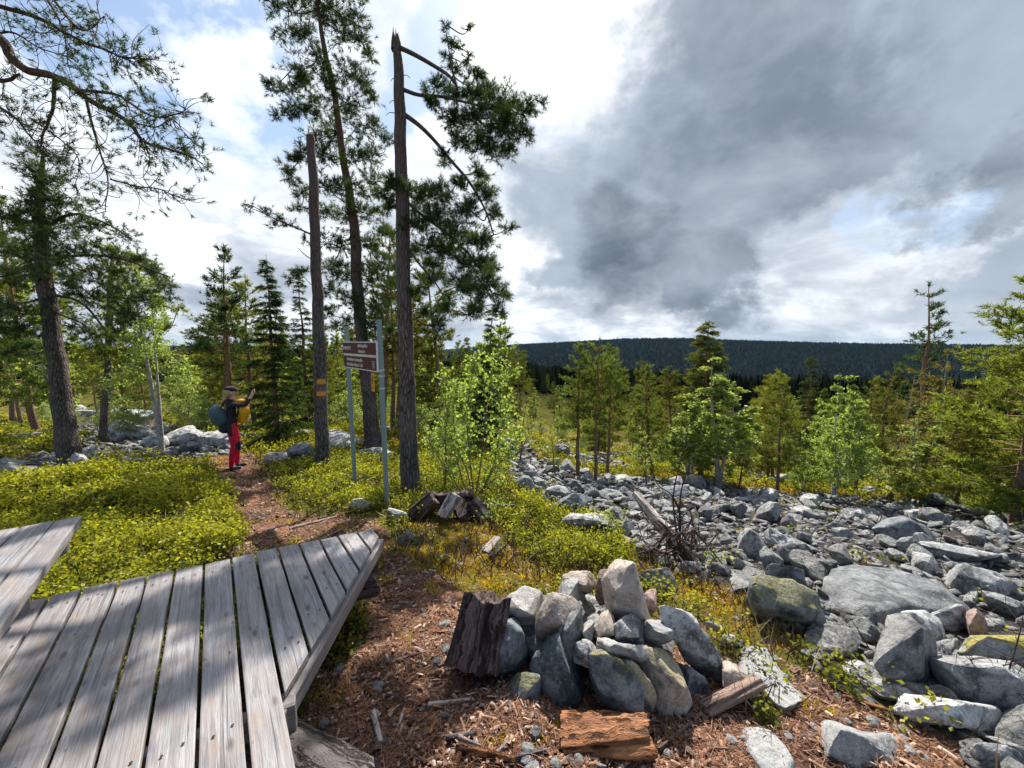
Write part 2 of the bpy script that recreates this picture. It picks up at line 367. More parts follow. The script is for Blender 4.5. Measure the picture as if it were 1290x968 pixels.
def wood_mat(name, c1, c2, stain=(0.10, 0.08, 0.085), warm=None, grain=1.0, bump=0.5, knots=True, vary=0.2):
    rotten = not knots and bump >= .7
    """grain runs along the object's own X axis"""
    m, n = new_mat(name)
    rnd = objrand(n)
    c = n.vmath('ADD', n.coord('Object'), n.scale(n.node('ShaderNodeCombineXYZ', {0: rnd, 1: rnd, 2: rnd}).outputs[0], 23.0))
    if rotten: c = n.vmath('ADD', c, n.scale(n.vmath('SUBTRACT', n.noise(c, 6, 4, 0.6, out=1), (.5, .5, .5)), 0.09))
    g1 = n.noise(n.mapping(c, scale=(1.3, 26*grain, 26*grain)), 2.2, 6, 0.65, dist=0.5)
    g2 = n.noise(n.mapping(c, scale=(5, 130*grain, 130*grain)), 1.6, 4, 0.7)
    blot = n.noise(n.mapping(c, scale=(1.0, 2.6, 2.6)), 3.2, 5, 0.62)
    blot2 = n.noise(n.mapping(c, scale=(1.0, 2.0, 2.0)), 9, 5, 0.65)
    col = n.mix(n.ramp(g1, [(0.34, 0.0), (0.66, 1.0)]), c1, c2)
    col = n.mix(n.ramp(g2, [(0.36, 0.6), (0.52, 0.0)]), col, stain)
    col = n.mix(n.ramp(blot, [(0.46, 0.0), (0.72, 0.62)]), col, tuple(x*0.62 for x in c1))
    if warm: col = n.mix(n.ramp(blot2, [(0.46, 0.0), (0.66, 0.7)]), col, warm)
    h = n.math('ADD', g1, n.math('MULTIPLY', g2, 0.6))
    crk = n.ramp(n.noise(n.mapping(c, scale=(0.9, 30, 30), loc=(9, 2, 4)), 1.3, 3, 0.5), [(0.60, 0.0), (0.64, 1.0)])
    if rotten: crk = n.math('MAXIMUM', crk, n.ramp(n.noise(n.mapping(c, scale=(2.5, 11, 11)), 1.6, 6, 0.7), [(0.54, 0.0), (0.62, 1.0)]))
    col = n.mix(n.math('MULTIPLY', crk, 0.8 if rotten else 0.30), col, tuple(x*.35 for x in stain))
    h = n.math('SUBTRACT', h, crk)
    if knots:
        vd = n.voro(n.mapping(c, scale=(3.6, 9, 0.01)), 1.0, 'F1', 'Distance')
        k = n.ramp(vd, [(0.05, 1.0), (0.13, 0.0)])
        col = n.mix(n.math('MULTIPLY', k, 0.8), col, (0.05, 0.038, 0.036))
        vs = n.voro(n.mapping(c, scale=(7, 16, 0.01), loc=(3, 1, 0)), 1.0)
        col = n.mix(n.ramp(vs, [(0.06, 0.75), (0.11, 0.0)]), col, (0.04, 0.035, 0.035))
        wet = n.noise(n.mapping(c, scale=(0.9, 4, 4), loc=(5, 5, 5)), 3, 4, 0.6)
        col = n.mix(n.ramp(wet, [(0.60, 0.0), (0.66, 0.45)]), col, (0.085, 0.075, 0.085))
    col = n.node('ShaderNodeHueSaturation', {'Value': n.math('ADD', 1-vary/2, n.math('MULTIPLY', rnd, vary)), 'Color': col}).outputs[0]
    finish(n, pbsdf(n, col, n.ramp(g1, [(0.3, 0.62), (0.7, 0.45)]), n.bump(h, bump, 0.012 if bump >= .7 else 0.004), 0.45 if bump < .7 else .15)); return m
M['plank'] = wood_mat('weathered_grey_plank', (0.19, 0.18, 0.185), (0.37, 0.355, 0.36), warm=(0.27, 0.21, 0.175))
M['beam'] = wood_mat('weathered_beam', (0.17, 0.155, 0.15), (0.31, 0.285, 0.275), warm=(0.24, 0.19, 0.165), knots=False)
M['log_grey'] = wood_mat('grey_debarked_log', (0.075, 0.062, 0.062), (0.17, 0.142, 0.135), (0.03, 0.024, 0.024), (0.11, 0.085, 0.075), 0.35, 1.0, False)
M['log_rot'] = wood_mat('dark_rotting_log', (0.06, 0.040, 0.036), (0.19, 0.135, 0.12), (0.02, 0.013, 0.012), (0.12, 0.08, 0.07), 0.5, 1.0, False)
M['log_orange'] = wood_mat('orange_rotten_wood', (0.17, 0.065, 0.028), (0.44, 0.205, 0.09), (0.04, 0.018, 0.012), (0.30, 0.12, 0.05), 0.4, 1.0, False)
M['log_pale'] = wood_mat('pale_split_wood', (0.42, 0.35, 0.31), (0.70, 0.62, 0.56), (0.30, 0.23, 0.20), (0.44, 0.36, 0.32), 0.5, 0.8, False)
M['stick'] = wood_mat('brown_stick_wood', (0.20, 0.13, 0.10), (0.40, 0.29, 0.23), (0.08, 0.05, 0.04), (0.30, 0.18, 0.12), 0.6, 0.7, False)

def plain(name, col, rough=0.6, metal=0.0, bumpscale=None, vary=0.15):
    m, n = new_mat(name); c = n.coord('Object')
    nz = n.noise(c, bumpscale or 40, 4, 0.6)
    cc = n.mix(nz, tuple(x*(1-vary) for x in col), tuple(min(1, x*(1+vary)) for x in col))
    finish(n, pbsdf(n, cc, rough, n.bump(nz, 0.2, 0.003), 0.4, {'Metallic': metal})); return m
M['pole'] = plain('grey_green_pole_paint', (0.20, 0.26, 0.27), 0.5, 0.2)
M['black_cap'] = plain('black_plastic_cap', (0.02, 0.02, 0.022), 0.5)
M['sign_brown'] = plain('brown_sign_paint', (0.085, 0.016, 0.016), 0.65)
M['sign_white'] = plain('white_sign_film', (0.75, 0.68, 0.66), 0.5)
M['marker_yellow'] = plain('orange_yellow_marker', (0.75, 0.32, 0.01), 0.5)
M['marker_black'] = plain('black_print', (0.03, 0.02, 0.02), 0.5)
M['clamp'] = plain('steel_clamp', (0.45, 0.46, 0.45), 0.35, 0.6)
M['paint_orange'] = plain('orange_trail_paint', (0.62, 0.27, 0.03), 0.8, bumpscale=90, vary=0.5)

# ground
gm, n = new_mat('forest_ground')
c = n.coord('Object')
att = n.node('ShaderNodeAttribute', attribute_name='zone')
zs = n.node('ShaderNodeSeparateColor', {0: att.outputs['Color']})
nf = n.noise(c, 55, 6, 0.7); nm = n.noise(c, 9, 5, 0.65); nl = n.noise(c, 1.6, 4, 0.6); nvf = n.noise(c, 160, 3, 0.7)
chips = n.voro(n.mapping(c, scale=(1, 2.8, 1), rot=(0, 0, 0.6)), 62, 'F1', 'Color')
chipv = n.node('ShaderNodeSeparateColor', {0: chips}).outputs[0]
lit = n.mix(n.ramp(nf, [(0.33, 0.0), (0.66, 1.0)]), (0.105, 0.048, 0.030), (0.34, 0.175, 0.11))
lit = n.mix(n.ramp(chipv, [(0.72, 0.0), (0.8, 0.75)]), lit, (0.55, 0.33, 0.21))
lit = n.mix(n.ramp(nm, [(0.54, 0.0), (0.66, 0.7)]), lit, (0.09, 0.080, 0.02))
lit = n.mix(n.ramp(nl, [(0.42, 0.75), (0.56, 0.0)]), lit, (0.055, 0.034, 0.026))
mos = n.mix(n.ramp(nf, [(0.3, 0.0), (0.7, 1.0)]), (0.12, 0.10, 0.02), (0.31, 0.235, 0.03))
mos = n.mix(n.ramp(nm, [(0.44, 0.0), (0.60, 0.85)]), mos, (0.12, 0.075, 0.04))
mos = n.mix(n.ramp(nl, [(0.42, 0.0), (0.62, 0.8)]), mos, (0.07, 0.07, 0.02))
und = n.mix(n.ramp(nf, [(0.35, 0.0), (0.7, 1.0)]), (0.05, 0.042, 0.018), (0.15, 0.145, 0.028))
und = n.mix(n.ramp(nl, [(0.45, 0.0), (0.6, 0.5)]), und, (0.21, 0.19, 0.04))
scr = n.mix(n.ramp(nf, [(0.35, 0.0), (0.65, 1.0)]), (0.025, 0.023, 0.02), (0.11, 0.105, 0.10))
scr = n.mix(n.ramp(nm, [(0.58, 0.0), (0.66, 0.9)]), scr, (0.22, 0.17, 0.03))
def zm(ch, k=0.34): return n.ramp(n.math('ADD', zs.outputs[ch], n.math('MULTIPLY', n.math('SUBTRACT', nm, 0.5), k*2)), [(0.44, 0.0), (0.56, 1.0)])
col = n.mix(zm(1), und, mos); col = n.mix(zm(2), col, scr); col = n.mix(zm(0), col, lit)
# forested slopes past the clearing, colour darkened to stand for cloud shadow
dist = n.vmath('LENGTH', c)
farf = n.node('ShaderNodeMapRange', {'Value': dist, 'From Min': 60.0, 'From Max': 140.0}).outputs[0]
fcol_shaded = n.mix(n.ramp(n.noise(c, 0.11, 7, 0.75), [(0.4, 0.0), (0.62, 1.0)]), (0.003, 0.006, 0.005), (0.008, 0.012, 0.009))
col = n.mix(farf, col, fcol_shaded)
hh = n.math('ADD', n.math('MULTIPLY', nf, 0.8), n.math('ADD', n.math('MULTIPLY', nm, 1.3), n.math('MULTIPLY', nvf, 0.35)))
finish(n, pbsdf(n, col, 1.0, n.bump(hh, 0.9, 0.03), 0.0))
M['ground'] = gm

# ------------------------------------------------------------------ ground sheet
ang = np.concatenate([np.linspace(-180, -62, 60, endpoint=False), np.linspace(-62, 62, 520, endpoint=False), np.linspace(62, 180, 60, endpoint=False)])
rad = np.concatenate([[0.0], np.geomspace(0.25, 5200, 470)])
A, R = np.meshgrid(np.radians(ang), rad); X = R*np.sin(A); Y = R*np.cos(A)
xf, yf = X.ravel(), Y.ravel()
zf = H(xf, yf)
na, nr = len(ang), len(rad)
lit_, mos_, scr_ = zones(xf, yf)
# hollows and hummocks by cover
zf = zf+np.where((R.ravel() < 30) & ~lit_, fbm(np.stack([xf*5, yf*5, xf*0], 1), 3)*0.05, 0)
i0 = np.arange(nr-1)[:, None]*na+np.arange(na)[None, :]; i1 = np.arange(nr-1)[:, None]*na+(np.arange(na)[None, :]+1) % na
Fq = np.stack([i0, i0+na, i1+na, i1], -1).reshape(-1, 4)[:, ::-1]
g = Geo(); g.add(np.stack([xf, yf, zf], 1), Fq)
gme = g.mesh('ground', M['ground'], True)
ca = gme.color_attributes.new('zone', 'FLOAT_COLOR', 'POINT')
ca.data.foreach_set('color', np.stack([lit_, mos_, scr_, np.ones(len(xf))], 1).astype(float).ravel())
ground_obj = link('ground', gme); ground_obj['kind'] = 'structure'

# ------------------------------------------------------------------ basic builders
def tube(P, Rr, k=6, cap=True):
    P = np.asarray(P, float); nP = len(P); Rr = np.broadcast_to(np.asarray(Rr, float), (nP,))
    T = np.gradient(P, axis=0); T /= np.linalg.norm(T, axis=1)[:, None]+1e-9
    ref = np.array([0, 0, 1.0]) if abs(T[0, 2]) < 0.8 else np.array([1.0, 0, 0])
    N1 = np.cross(T, ref); N1 /= np.linalg.norm(N1, axis=1)[:, None]+1e-9
    N2 = np.cross(T, N1)
    th = np.arange(k)*2*np.pi/k
    V = P[:, None, :]+Rr[:, None, None]*(N1[:, None, :]*np.cos(th)[None, :, None]+N2[:, None, :]*np.sin(th)[None, :, None])
    V = V.reshape(-1, 3)
    a = np.arange(nP-1)[:, None]*k+np.arange(k)[None]; b = np.arange(nP-1)[:, None]*k+(np.arange(k)[None]+1) % k
    F = np.stack([a, b, b+k, a+k], -1).reshape(-1, 4)
    return V, F
def add_tube(geo, P, Rr, k=6, mat=0, cap=True, rnd=0.5):
    V, F = tube(P, Rr, k); geo.add(V, F, mat, rnd)
    if cap:
        P = np.asarray(P, float)
        for ring, tip in ((range(0, k), P[0]), (range(len(V)-k, len(V)), P[-1])):
            r = list(ring); geo.add(np.vstack([V[r], tip]), np.array([[i, (i+1) % k, k] for i in range(k)]), mat, rnd)
def smooth_line(pts, nseg=4):
    P = np.asarray(pts, float); n = len(P)
    if n < 3: return np.array([P[0]+(P[-1]-P[0])*t for t in np.linspace(0, 1, nseg+1)])
    out = []
    Q = np.vstack([2*P[0]-P[1], P, 2*P[-1]-P[-2]])
    for i in range(n-1):
        p0, p1, p2, p3 = Q[i:i+4]
        for t in np.linspace(0, 1, nseg, endpoint=False):
            out.append(0.5*((2*p1)+(-p0+p2)*t+(2*p0-5*p1+4*p2-p3)*t*t+(-p0+3*p1-3*p2+p3)*t**3))
    out.append(P[-1]); return np.array(out)
def unit(v): return v/(np.linalg.norm(v, axis=-1, keepdims=True)+1e-9)
def needles(geo, P, Dr, L, K=16, wid=0.05, shoot=0.7, mat=0, spread=0.9):
    """needle tufts: K thin triangles round each shoot"""
    P = np.asarray(P, float); nT = len(P)
    if nT == 0: return
    Dr = unit(np.asarray(Dr, float)+1e-6); L = np.broadcast_to(np.asarray(L, float), (nT,))
    s = rng.random((nT, K)); base = P[:, None]+Dr[:, None]*(s*shoot-0.35*shoot)[..., None]*L[:, None, None]
    rv = unit(rng.normal(size=(nT, K, 3)))
    nd = unit(Dr[:, None]*(0.45+0.5*rng.random((nT, K, 1)))+rv*spread)
    side = unit(np.cross(nd, rng.normal(size=(nT, K, 3))))
    w2 = (L[:, None]*wid*(0.7+0.6*rng.random((nT, K))))[..., None]
    ln = (L[:, None]*(0.6+0.4*rng.random((nT, K))))[..., None]
    V = np.stack([base+side*w2, base-side*w2, base+nd*ln], 2).reshape(-1, 3)
    F = np.arange(nT*K*3).reshape(-1, 3)
    rn = np.repeat(np.clip(rng.random(nT)[:, None]*.7+rng.random((nT, K))*.3, 0, 1).ravel(), 3)
    geo.add(V, F, mat, rn)
def leaves(geo, P, size, mat=0, up=0.4, rnd=None):
    P = np.asarray(P, float); nL = len(P)
    if nL == 0: return
    a = unit(rng.normal(size=(nL, 3))); nrm = unit(rng.normal(size=(nL, 3))+np.array([0, 0, up*2]))
    b = unit(np.cross(nrm, a)); a = np.cross(b, nrm)
    s = (np.broadcast_to(np.asarray(size, float), (nL,))*(0.6+0.6*rng.random(nL)))[:, None]
    tip = P+a*s; l = P+a*s*0.42+b*s*0.36; r = P+a*s*0.42-b*s*0.36
    V = np.stack([P, l, tip, r], 1).reshape(-1, 3); F = np.arange(nL*4).reshape(-1, 4)
    geo.add(V, F, mat, np.repeat(rng.random(nL) if rnd is None else rnd, 4))

# ------------------------------------------------------------------ low ground cover (stuff)
def scatter_view(nP, r0, r1, amin=-58, amax=58, power=1.0):
    u = rng.random(nP); r = (r0**power+(r1**power-r0**power)*u)**(1/power)
    a = np.radians(amin+(amax-amin)*rng.random(nP)); return r*np.sin(a), r*np.cos(a), r
def ground_pts(x, y): return np.stack([x, y, H(x, y)], 1)

# bilberry shrubs: small stems with leaves
bx, by, br = scatter_view(26000, 1.6, 22, power=0.75)
_e = scatter_view(15000, 9, 36, power=1.2); bx, by, br = np.concatenate([bx, _e[0]]), np.concatenate([by, _e[1]]), np.concatenate([br, _e[2]])
l_, m_, s_ = zones(bx, by)
clump = fbm(np.stack([bx*1.7, by*1.7, bx*0+3], 1), 3)
keep = (~l_ & ~m_ & ~s_ & (clump > -0.42)) | (m_ & (clump > 0.22)) | (m_ & (br > 9) & (clump > -.15)) | (s_ & (clump > 0.45) & (br > 4)) | (l_ & (clump > .5))
bx, by, br, clump = bx[keep], by[keep], br[keep], clump[keep]
def poly_mask(x, y, poly):
    px, py, d = project(ground_pts(x, y)); return in_poly(px, py, poly) & (d > 0)
# extra thick patches
def dense(nP, poly, r0, r1, a0, a1):
    x, y, r = scatter_view(nP, r0, r1, a0, a1, 1.0)
    px, py, d = project(ground_pts(x, y)); k = in_poly(px+fbm(np.stack([x*3, y*3, x*0], 1), 2)*28, py, poly) & (fbm(np.stack([x*2.6, y*2.6, x*0+31], 1), 3) > -.13); return x[k], y[k], r[k]
ex = [dense(42000, [(-80,612),(120,588),(244,580),(278,614),(298,655),(298,700),(-200,960)], 2.0, 10, -56, -28),
      dense(9000, [(345,592),(400,575),(620,590),(640,640),(505,650),(420,640),(360,620)], 3.2, 9, -36, 2),
      dense(11000, [(620,645),(665,632),(760,665),(800,700),(790,720),(700,720),(640,690)], 2.6, 7, -8, 22),
      dense(1600, [(940,790),(1000,800),(1080,850),(1140,900),(1230,960),(1160,960),(1090,905),(1010,850)], 1.4, 5, 25, 55),
      dense(3800, [(370,740),(440,720),(478,700),(470,760),(440,840),(380,860),(330,860)], 1.2, 4, -40, -10)]
sh_g = Geo()
for (x, y, r, dens_) in [(bx, by, br, 0)]+[(e[0], e[1], e[2], 1) for e in ex]:
    cl = fbm(np.stack([x*1.3, y*1.3, x*0+3], 1), 3)
    hgt = (0.05+0.19*np.clip(cl+.35, 0, 1)+.05*np.clip(fbm(np.stack([x*6, y*6, x*0+1], 1), 2), -.5, 1))*(1+0.02*r)*(.7+.6*rng.random(len(x)))
    base = ground_pts(x, y)
    nl = 9
    lean = rng.normal(size=(len(x), 3))*0.35; lean[:, 2] = 1
    t = rng.random((len(x), nl))
    P = base[:, None]+lean[:, None]*(hgt[:, None]*(0.25+0.75*t))[..., None]+rng.normal(size=(len(x), nl, 3))*(0.014+0.0022*r)[:, None, None]
    sz = np.repeat(0.017+0.0034*r, nl)
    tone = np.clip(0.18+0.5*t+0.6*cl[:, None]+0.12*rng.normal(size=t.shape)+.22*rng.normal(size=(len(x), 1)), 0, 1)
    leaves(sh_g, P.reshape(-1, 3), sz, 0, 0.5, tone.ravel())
    near = r < 4.5
    if near.any():
        b0 = base[near]; tip = b0+lean[near]*hgt[near][:, None]; sd = unit(np.cross(lean[near], rng.normal(size=(near.sum(), 3))))*0.0018
        sh_g.add(np.stack([b0+sd, b0-sd, tip], 1).reshape(-1, 3), np.arange(near.sum()*3).reshape(-1, 3), 1)
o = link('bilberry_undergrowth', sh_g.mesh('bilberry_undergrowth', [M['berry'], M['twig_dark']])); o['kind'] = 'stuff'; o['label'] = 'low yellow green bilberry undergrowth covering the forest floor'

# dry stems, heather and last year's grass between the leaves
x, y, r = scatter_view(34000, 1.3, 16, power=0.8); l_, m_, s_ = zones(x, y); cl = fbm(np.stack([x*2, y*2, x*0+19], 1), 3)
k = (~l_ & ~s_ & (cl > -.05)) | (m_ & (cl > .34)) | (s_ & (cl > .38)); x, y, r = x[k], y[k], r[k]
hg = Geo(); b0 = ground_pts(x, y); dr = rng.normal(size=b0.shape)*.42; dr[:, 2] = 1; ln = (.07+.13*rng.random(len(x)))[:, None]; sd = unit(np.cross(dr, rng.normal(size=b0.shape)))*(.0016+.0009*r)[:, None]; bend = rng.normal(size=b0.shape)*.03
m1 = b0+dr*ln*.55+bend*.3; e1 = b0+dr*ln+bend
hg.add(np.stack([b0-sd, b0+sd, m1+sd*.8, e1, m1-sd*.8], 1).reshape(-1, 3), (np.arange(len(x))[:, None, None]*5+np.array([[0, 1, 2], [0, 2, 4], [4, 2, 3]])[None]).reshape(-1, 3), 0, np.repeat(rng.random(len(x)), 5))
dm, n = new_mat('dry_stems'); finish(n, pbsdf(n, n.ramp(attr(n), [(0.0, (0.06, 0.035, 0.025)), (0.5, (0.17, 0.11, 0.06)), (1.0, (0.38, 0.31, 0.18))]), .9, None, .1))
o = link('dry_grass', hg.mesh('dry_grass', dm)); o['kind'] = 'stuff'; o['label'] = 'dry brown stems and grass standing in the undergrowth'

# moss: short blades
x, y, r = scatter_view(160000, 1.2, 18, power=0.8)
l_, m_, s_ = zones(x, y); cl = fbm(np.stack([x*3, y*3, x*0+8], 1), 3)
k = (m_ & (cl > -0.35)) | (s_ & (cl > 0.42)) | (l_ & (cl > 0.27)); x, y, r, cl = x[k], y[k], r[k], cl[k]
mg = Geo(); base = ground_pts(x, y); nK = 3
Pm = np.repeat(base, nK, 0)+rng.normal(size=(len(x)*nK, 3))*np.array([.014, .014, .002]); rr = np.repeat(r, nK)
dr = rng.normal(size=Pm.shape)*0.6; dr[:, 2] = 1; dr = unit(dr); ln = (0.014+0.012*rng.random(len(Pm))+0.0015*rr)[:, None]
sd = unit(np.cross(dr, rng.normal(size=Pm.shape)))*(0.0028+0.0012*rr)[:, None]
mg.add(np.stack([Pm+sd-[0,0,.004], Pm-sd-[0,0,.004], Pm+dr*ln], 1).reshape(-1, 3), np.arange(len(Pm)*3).reshape(-1, 3), 0, np.repeat(np.clip(0.5+0.6*np.repeat(cl, nK)+0.25*rng.normal(size=len(Pm)), 0, 1), 3))
o = link('moss', mg.mesh('moss', M['moss_blade'])); o['kind'] = 'stuff'; o['label'] = 'yellow green moss carpeting the ground between rocks'

# needle and bark litter
lm, n = new_mat('bark_litter_bits')
rv = attr(n); finish(n, pbsdf(n, n.ramp(rv, [(0.0, (0.045, 0.024, 0.018)), (0.42, (0.21, 0.105, 0.062)), (0.75, (0.38, 0.22, 0.14)), (1.0, (0.56, 0.46, 0.38))]), 0.85, None, 0.2))
M['litter'] = lm
x, y, r = scatter_view(150000, 0.9, 12, power=0.9)
l_, m_, s_ = zones(x, y); cl = fbm(np.stack([x*4, y*4, x*0+2], 1), 3)
k = l_ | (m_ & (rng.random(len(x)) < .22)) | ((rng.random(len(x)) < .05) & ~s_); x, y, r, cl = x[k], y[k], r[k], cl[k]
lg = Geo(); Pm = ground_pts(x, y)+np.stack([x*0, x*0, 0.003+0.012*rng.random(len(x))], 1)
chip = rng.random(len(x)) < 0.22
a = rng.random(len(x))*2*np.pi; dv = np.stack([np.cos(a), np.sin(a), rng.normal(size=len(x))*0.25], 1)
L = np.where(chip, 0.005+0.024*rng.random(len(x))**3, 0.014+0.022*rng.random(len(x)))*(1+0.06*r); W = np.where(chip, 0.0025+0.0045*rng.random(len(x)), 0.0011)*(1+0.25*r)
sd = np.stack([-np.sin(a), np.cos(a), rng.normal(size=len(x))*0.3], 1)*W[:, None]; dl = dv*L[:, None]; th = np.array([0, 0, 1.])*(W*0.5)[:, None]
lg.add(np.stack([Pm-dl-sd, Pm-dl+sd*.6, Pm+dl+sd, Pm+dl-sd*.4, Pm+th], 1).reshape(-1, 3), (np.arange(len(x))[:, None, None]*5+np.array([[0, 1, 4], [1, 2, 4], [2, 3, 4], [3, 0, 4]])[None]).reshape(-1, 3), 0, np.repeat(np.clip(rng.random(len(x))*0.75+np.where(chip, .22, 0), 0, 1), 5))
o = link('bark_and_needle_litter', lg.mesh('bark_and_needle_litter', M['litter'])); o['kind'] = 'stuff'; o['label'] = 'reddish brown needle and bark chip litter on the path and around the cairn'

# pebbles lying in the litter
x, y, r = scatter_view(2600, 1.0, 9, power=0.9); l_, m_, s_ = zones(x, y); k = l_ | m_; x, y, r = x[k], y[k], r[k]
pg_ = Geo(); ico = bmesh.new(); bmesh.ops.create_icosphere(ico, subdivisions=2, radius=1); IV = np.array([v.co for v in ico.verts]); IF = np.array([[v.index for v in f.verts] for f in ico.faces]); ico.free()
for x_, y_, z_ in zip(x, y, H(x, y)):
    s_r = 0.006+0.022*rng.random()**3; q = IV*(1+.35*fbm(IV*1.3+rng.random()*60, 2))[:, None]*np.array([1+.5*rng.random(), 1, .6])*s_r; a_ = rng.random()*6.28; ca_, sa_ = math.cos(a_), math.sin(a_)
    pg_.add(np.stack([q[:, 0]*ca_-q[:, 1]*sa_, q[:, 0]*sa_+q[:, 1]*ca_, q[:, 2]], 1)+[x_, y_, z_+s_r*.25], IF, 0, rng.random())
o = link('pebbles', pg_.mesh('pebbles', M['rock'], False)); o['kind'] = 'stuff'; o['label'] = 'small grey pebbles scattered in the litter'
# ------------------------------------------------------------------ rocks
def hull_remesh(pts, voxel, smooth=2):
    bm = bmesh.new()
    for p in pts: bm.verts.new(p)
    r = bmesh.ops.convex_hull(bm, input=bm.verts)
    dead = [v for v in r['geom_interior'] if isinstance(v, bmesh.types.BMVert)]+[v for v in r['geom_unused'] if isinstance(v, bmesh.types.BMVert)]
    bmesh.ops.delete(bm, geom=list(set(dead)), context='VERTS')
    me = bpy.data.meshes.new('tmp'); bm.to_mesh(me); bm.free()
    o = bpy.data.objects.new('tmp', me); COL.objects.link(o)
    md = o.modifiers.new('r', 'REMESH'); md.mode = 'VOXEL'; md.voxel_size = voxel
    if smooth:
        sm = o.modifiers.new('s', 'SMOOTH'); sm.factor = 0.5; sm.iterations = smooth
    dg = bpy.context.evaluated_depsgraph_get(); ev = o.evaluated_get(dg)
    out = bpy.data.meshes.new_from_object(ev)
    bpy.data.objects.remove(o); bpy.data.meshes.remove(me)
    return out
def mesh_arrays(me):
    V = np.empty(len(me.vertices)*3); me.vertices.foreach_get('co', V); N = np.empty(len(V)); me.vertex_normals.foreach_get('vector', N)
    return V.reshape(-1, 3), N.reshape(-1, 3)
def rough_rock(me, size, amp=0.03, seed=0, layer=0.5):
    V, N = mesh_arrays(me); V0 = V; s = 1/size
    P = V*s*2.2+seed*7.7
    d = fbm(P, 4, 0.55)*amp*1.5
    ly = V@unit(np.array([0.3, 0.25, 1.0]))*s*9+fbm(P*0.8, 2)*1.2
    d = d+layer*amp*0.35*(np.abs((ly % 1)-0.5)*2-0.5)
    dent = np.clip(pnoise(P*1.3+50)-0.12, 0, 1)*-amp*2.2
    V = V+N*((d+dent)*size*0.95)[:, None]
    rs = np.random.default_rng(seed+900)
    for q in range(22):            # cleaved faces
        nn = unit(rs.normal(size=3)*np.array([1, 1, .8])); pr = V@nn; lim = np.quantile(pr, 0.80+0.17*rs.random()); over = np.clip(pr-lim, 0, None)
        V = V-over[:, None]*nn*0.88
    V = V+N*(fbm(V*s*7+seed, 4, .6)*0.018*size)[:, None]
    c1, c0 = (V.max(0)+V.min(0))/2, (V0.max(0)+V0.min(0))/2; V = c0+(V-c1)*((V0.max(0)-V0.min(0))/(V.max(0)-V.min(0)))
    me.vertices.foreach_set('co', V.ravel()); me.update()
    me.polygons.foreach_set('use_smooth', np.ones(len(me.polygons), bool))
    me.update()
def rock_proto(name, seed, shape, res=34, npt=13, mat='rock'):
    r = np.random.default_rng(seed); p = unit(r.normal(size=(npt, 3)))*(0.8+0.4*r.random((npt, 1)))*np.array(shape)
    me = hull_remesh(p, 2.0/res, 0); rough_rock(me, 1.0, 0.075, seed, 0.9); me.materials.append(M[mat]); me.name = name; return me
FLAT, BLOCK, ROUND, SLAB = (1, .75, .32), (1, .72, .6), (1, .88, .72), (1, .6, .2)
protos = [(rock_proto('boulder', 100+i, [FLAT, BLOCK, ROUND, SLAB][i % 4], mat='rock'), ['flat', 'angular', 'rounded', 'slab-like'][i % 4]) for i in range(20)]

ORD = ['', 'second ', 'third ', 'fourth ', 'fifth ', 'sixth ', 'seventh ', 'eighth ', 'ninth ', 'tenth ', 'eleventh ', 'twelfth ', 'thirteenth ', 'fourteenth ', 'fifteenth ']+['%dth ' % k for k in range(16, 90)]
LAND = []        # (x, y, phrase) landmarks one can find
def place_phrases(items):
    """items: dict(x, y, desc). Adds a phrase on where it stands from the nearest landmark; counted outward when several read alike."""
    used = {}
    order = []
    for it in items:
        px, py, d = [float(v[0]) for v in project(np.array([[it['x'], it['y'], h1(it['x'], it['y'])]]))]
        best = min(LAND, key=lambda L: math.hypot(L[0]-it['x'], L[1]-it['y']))
        lx, ly, ld = [float(v[0]) for v in project(np.array([[best[0], best[1], h1(best[0], best[1])]]))]
        dx = px-lx; dd = d-ld
        ang_ = math.degrees(math.atan2(dd*FPX/max(d, .5)*1.2, dx)) % 360
        rel = ['right of', 'behind and right of', 'behind', 'behind and left of', 'left of', 'in front and left of', 'in front of', 'in front and right of'][int(((ang_+22.5) % 360)//45)]
        dist_ = math.hypot(best[0]-it['x'], best[1]-it['y'])
        order.append((dist_, it, rel, best[2]))
    for dist_, it, rel, land in sorted(order, key=lambda q: q[0]):
        key = (it['desc'], rel, land); k = used.get(key, 0); used[key] = k+1
        w_ = (ORD[k] if k < len(ORD) else '')
        it['label'] = (w_+it['desc']+' '+rel+' '+land).strip()
    return items

def outline_rock(name, poly, depth, thick, mat, label, cat='rock', group=None, res=34, amp=0.035, tilt=0.0, layer=0.5, lean=0.0, extra=None):
    """a solid stone whose outline faces the photographer: outline at its own distance, with real thickness before and behind"""
    P = np.array(poly, float); c = P.mean(0); pts = []
    span = P.max(0)-P.min(0)
    r = np.random.default_rng(int(c[0]*7+c[1]))
    th = thick
    y0, y1 = P[:, 1].min(), P[:, 1].max()
    def dd(p, off): # tilt: top of the stone leans away from the viewer
        return depth+off+tilt*((y1-p[1])/max(y1-y0, 1))*th+lean*((p[0]-c[0])/max(span[0], 1))*th
    for k, (off, sc) in enumerate(((0.0, 1.0), (0.18, 0.97), (-0.42, 0.70), (0.5, 0.72), (-0.25, 0.9))):
        for p in P:
            j = r.normal(size=2)*0.02*span if k > 1 else 0
            q = c+(p-c)*sc+j
            pts.append(at_depth(q[0], q[1], dd(p, off*th*(1+0.15*r.normal()*(k > 1)))))
    pts = np.array([list(v) for v in pts]); ctr = pts.mean(0)
    size = float(np.linalg.norm(pts.max(0)-pts.min(0)))
    me = hull_remesh(pts-ctr, size/res/1.5, 0); rough_rock(me, size*0.6, amp, r.integers(100), layer)
    me.materials.append(M[mat]); me.name = name
    o = link(name, me); o.location = ctr; tag(o, label, cat, group); return o

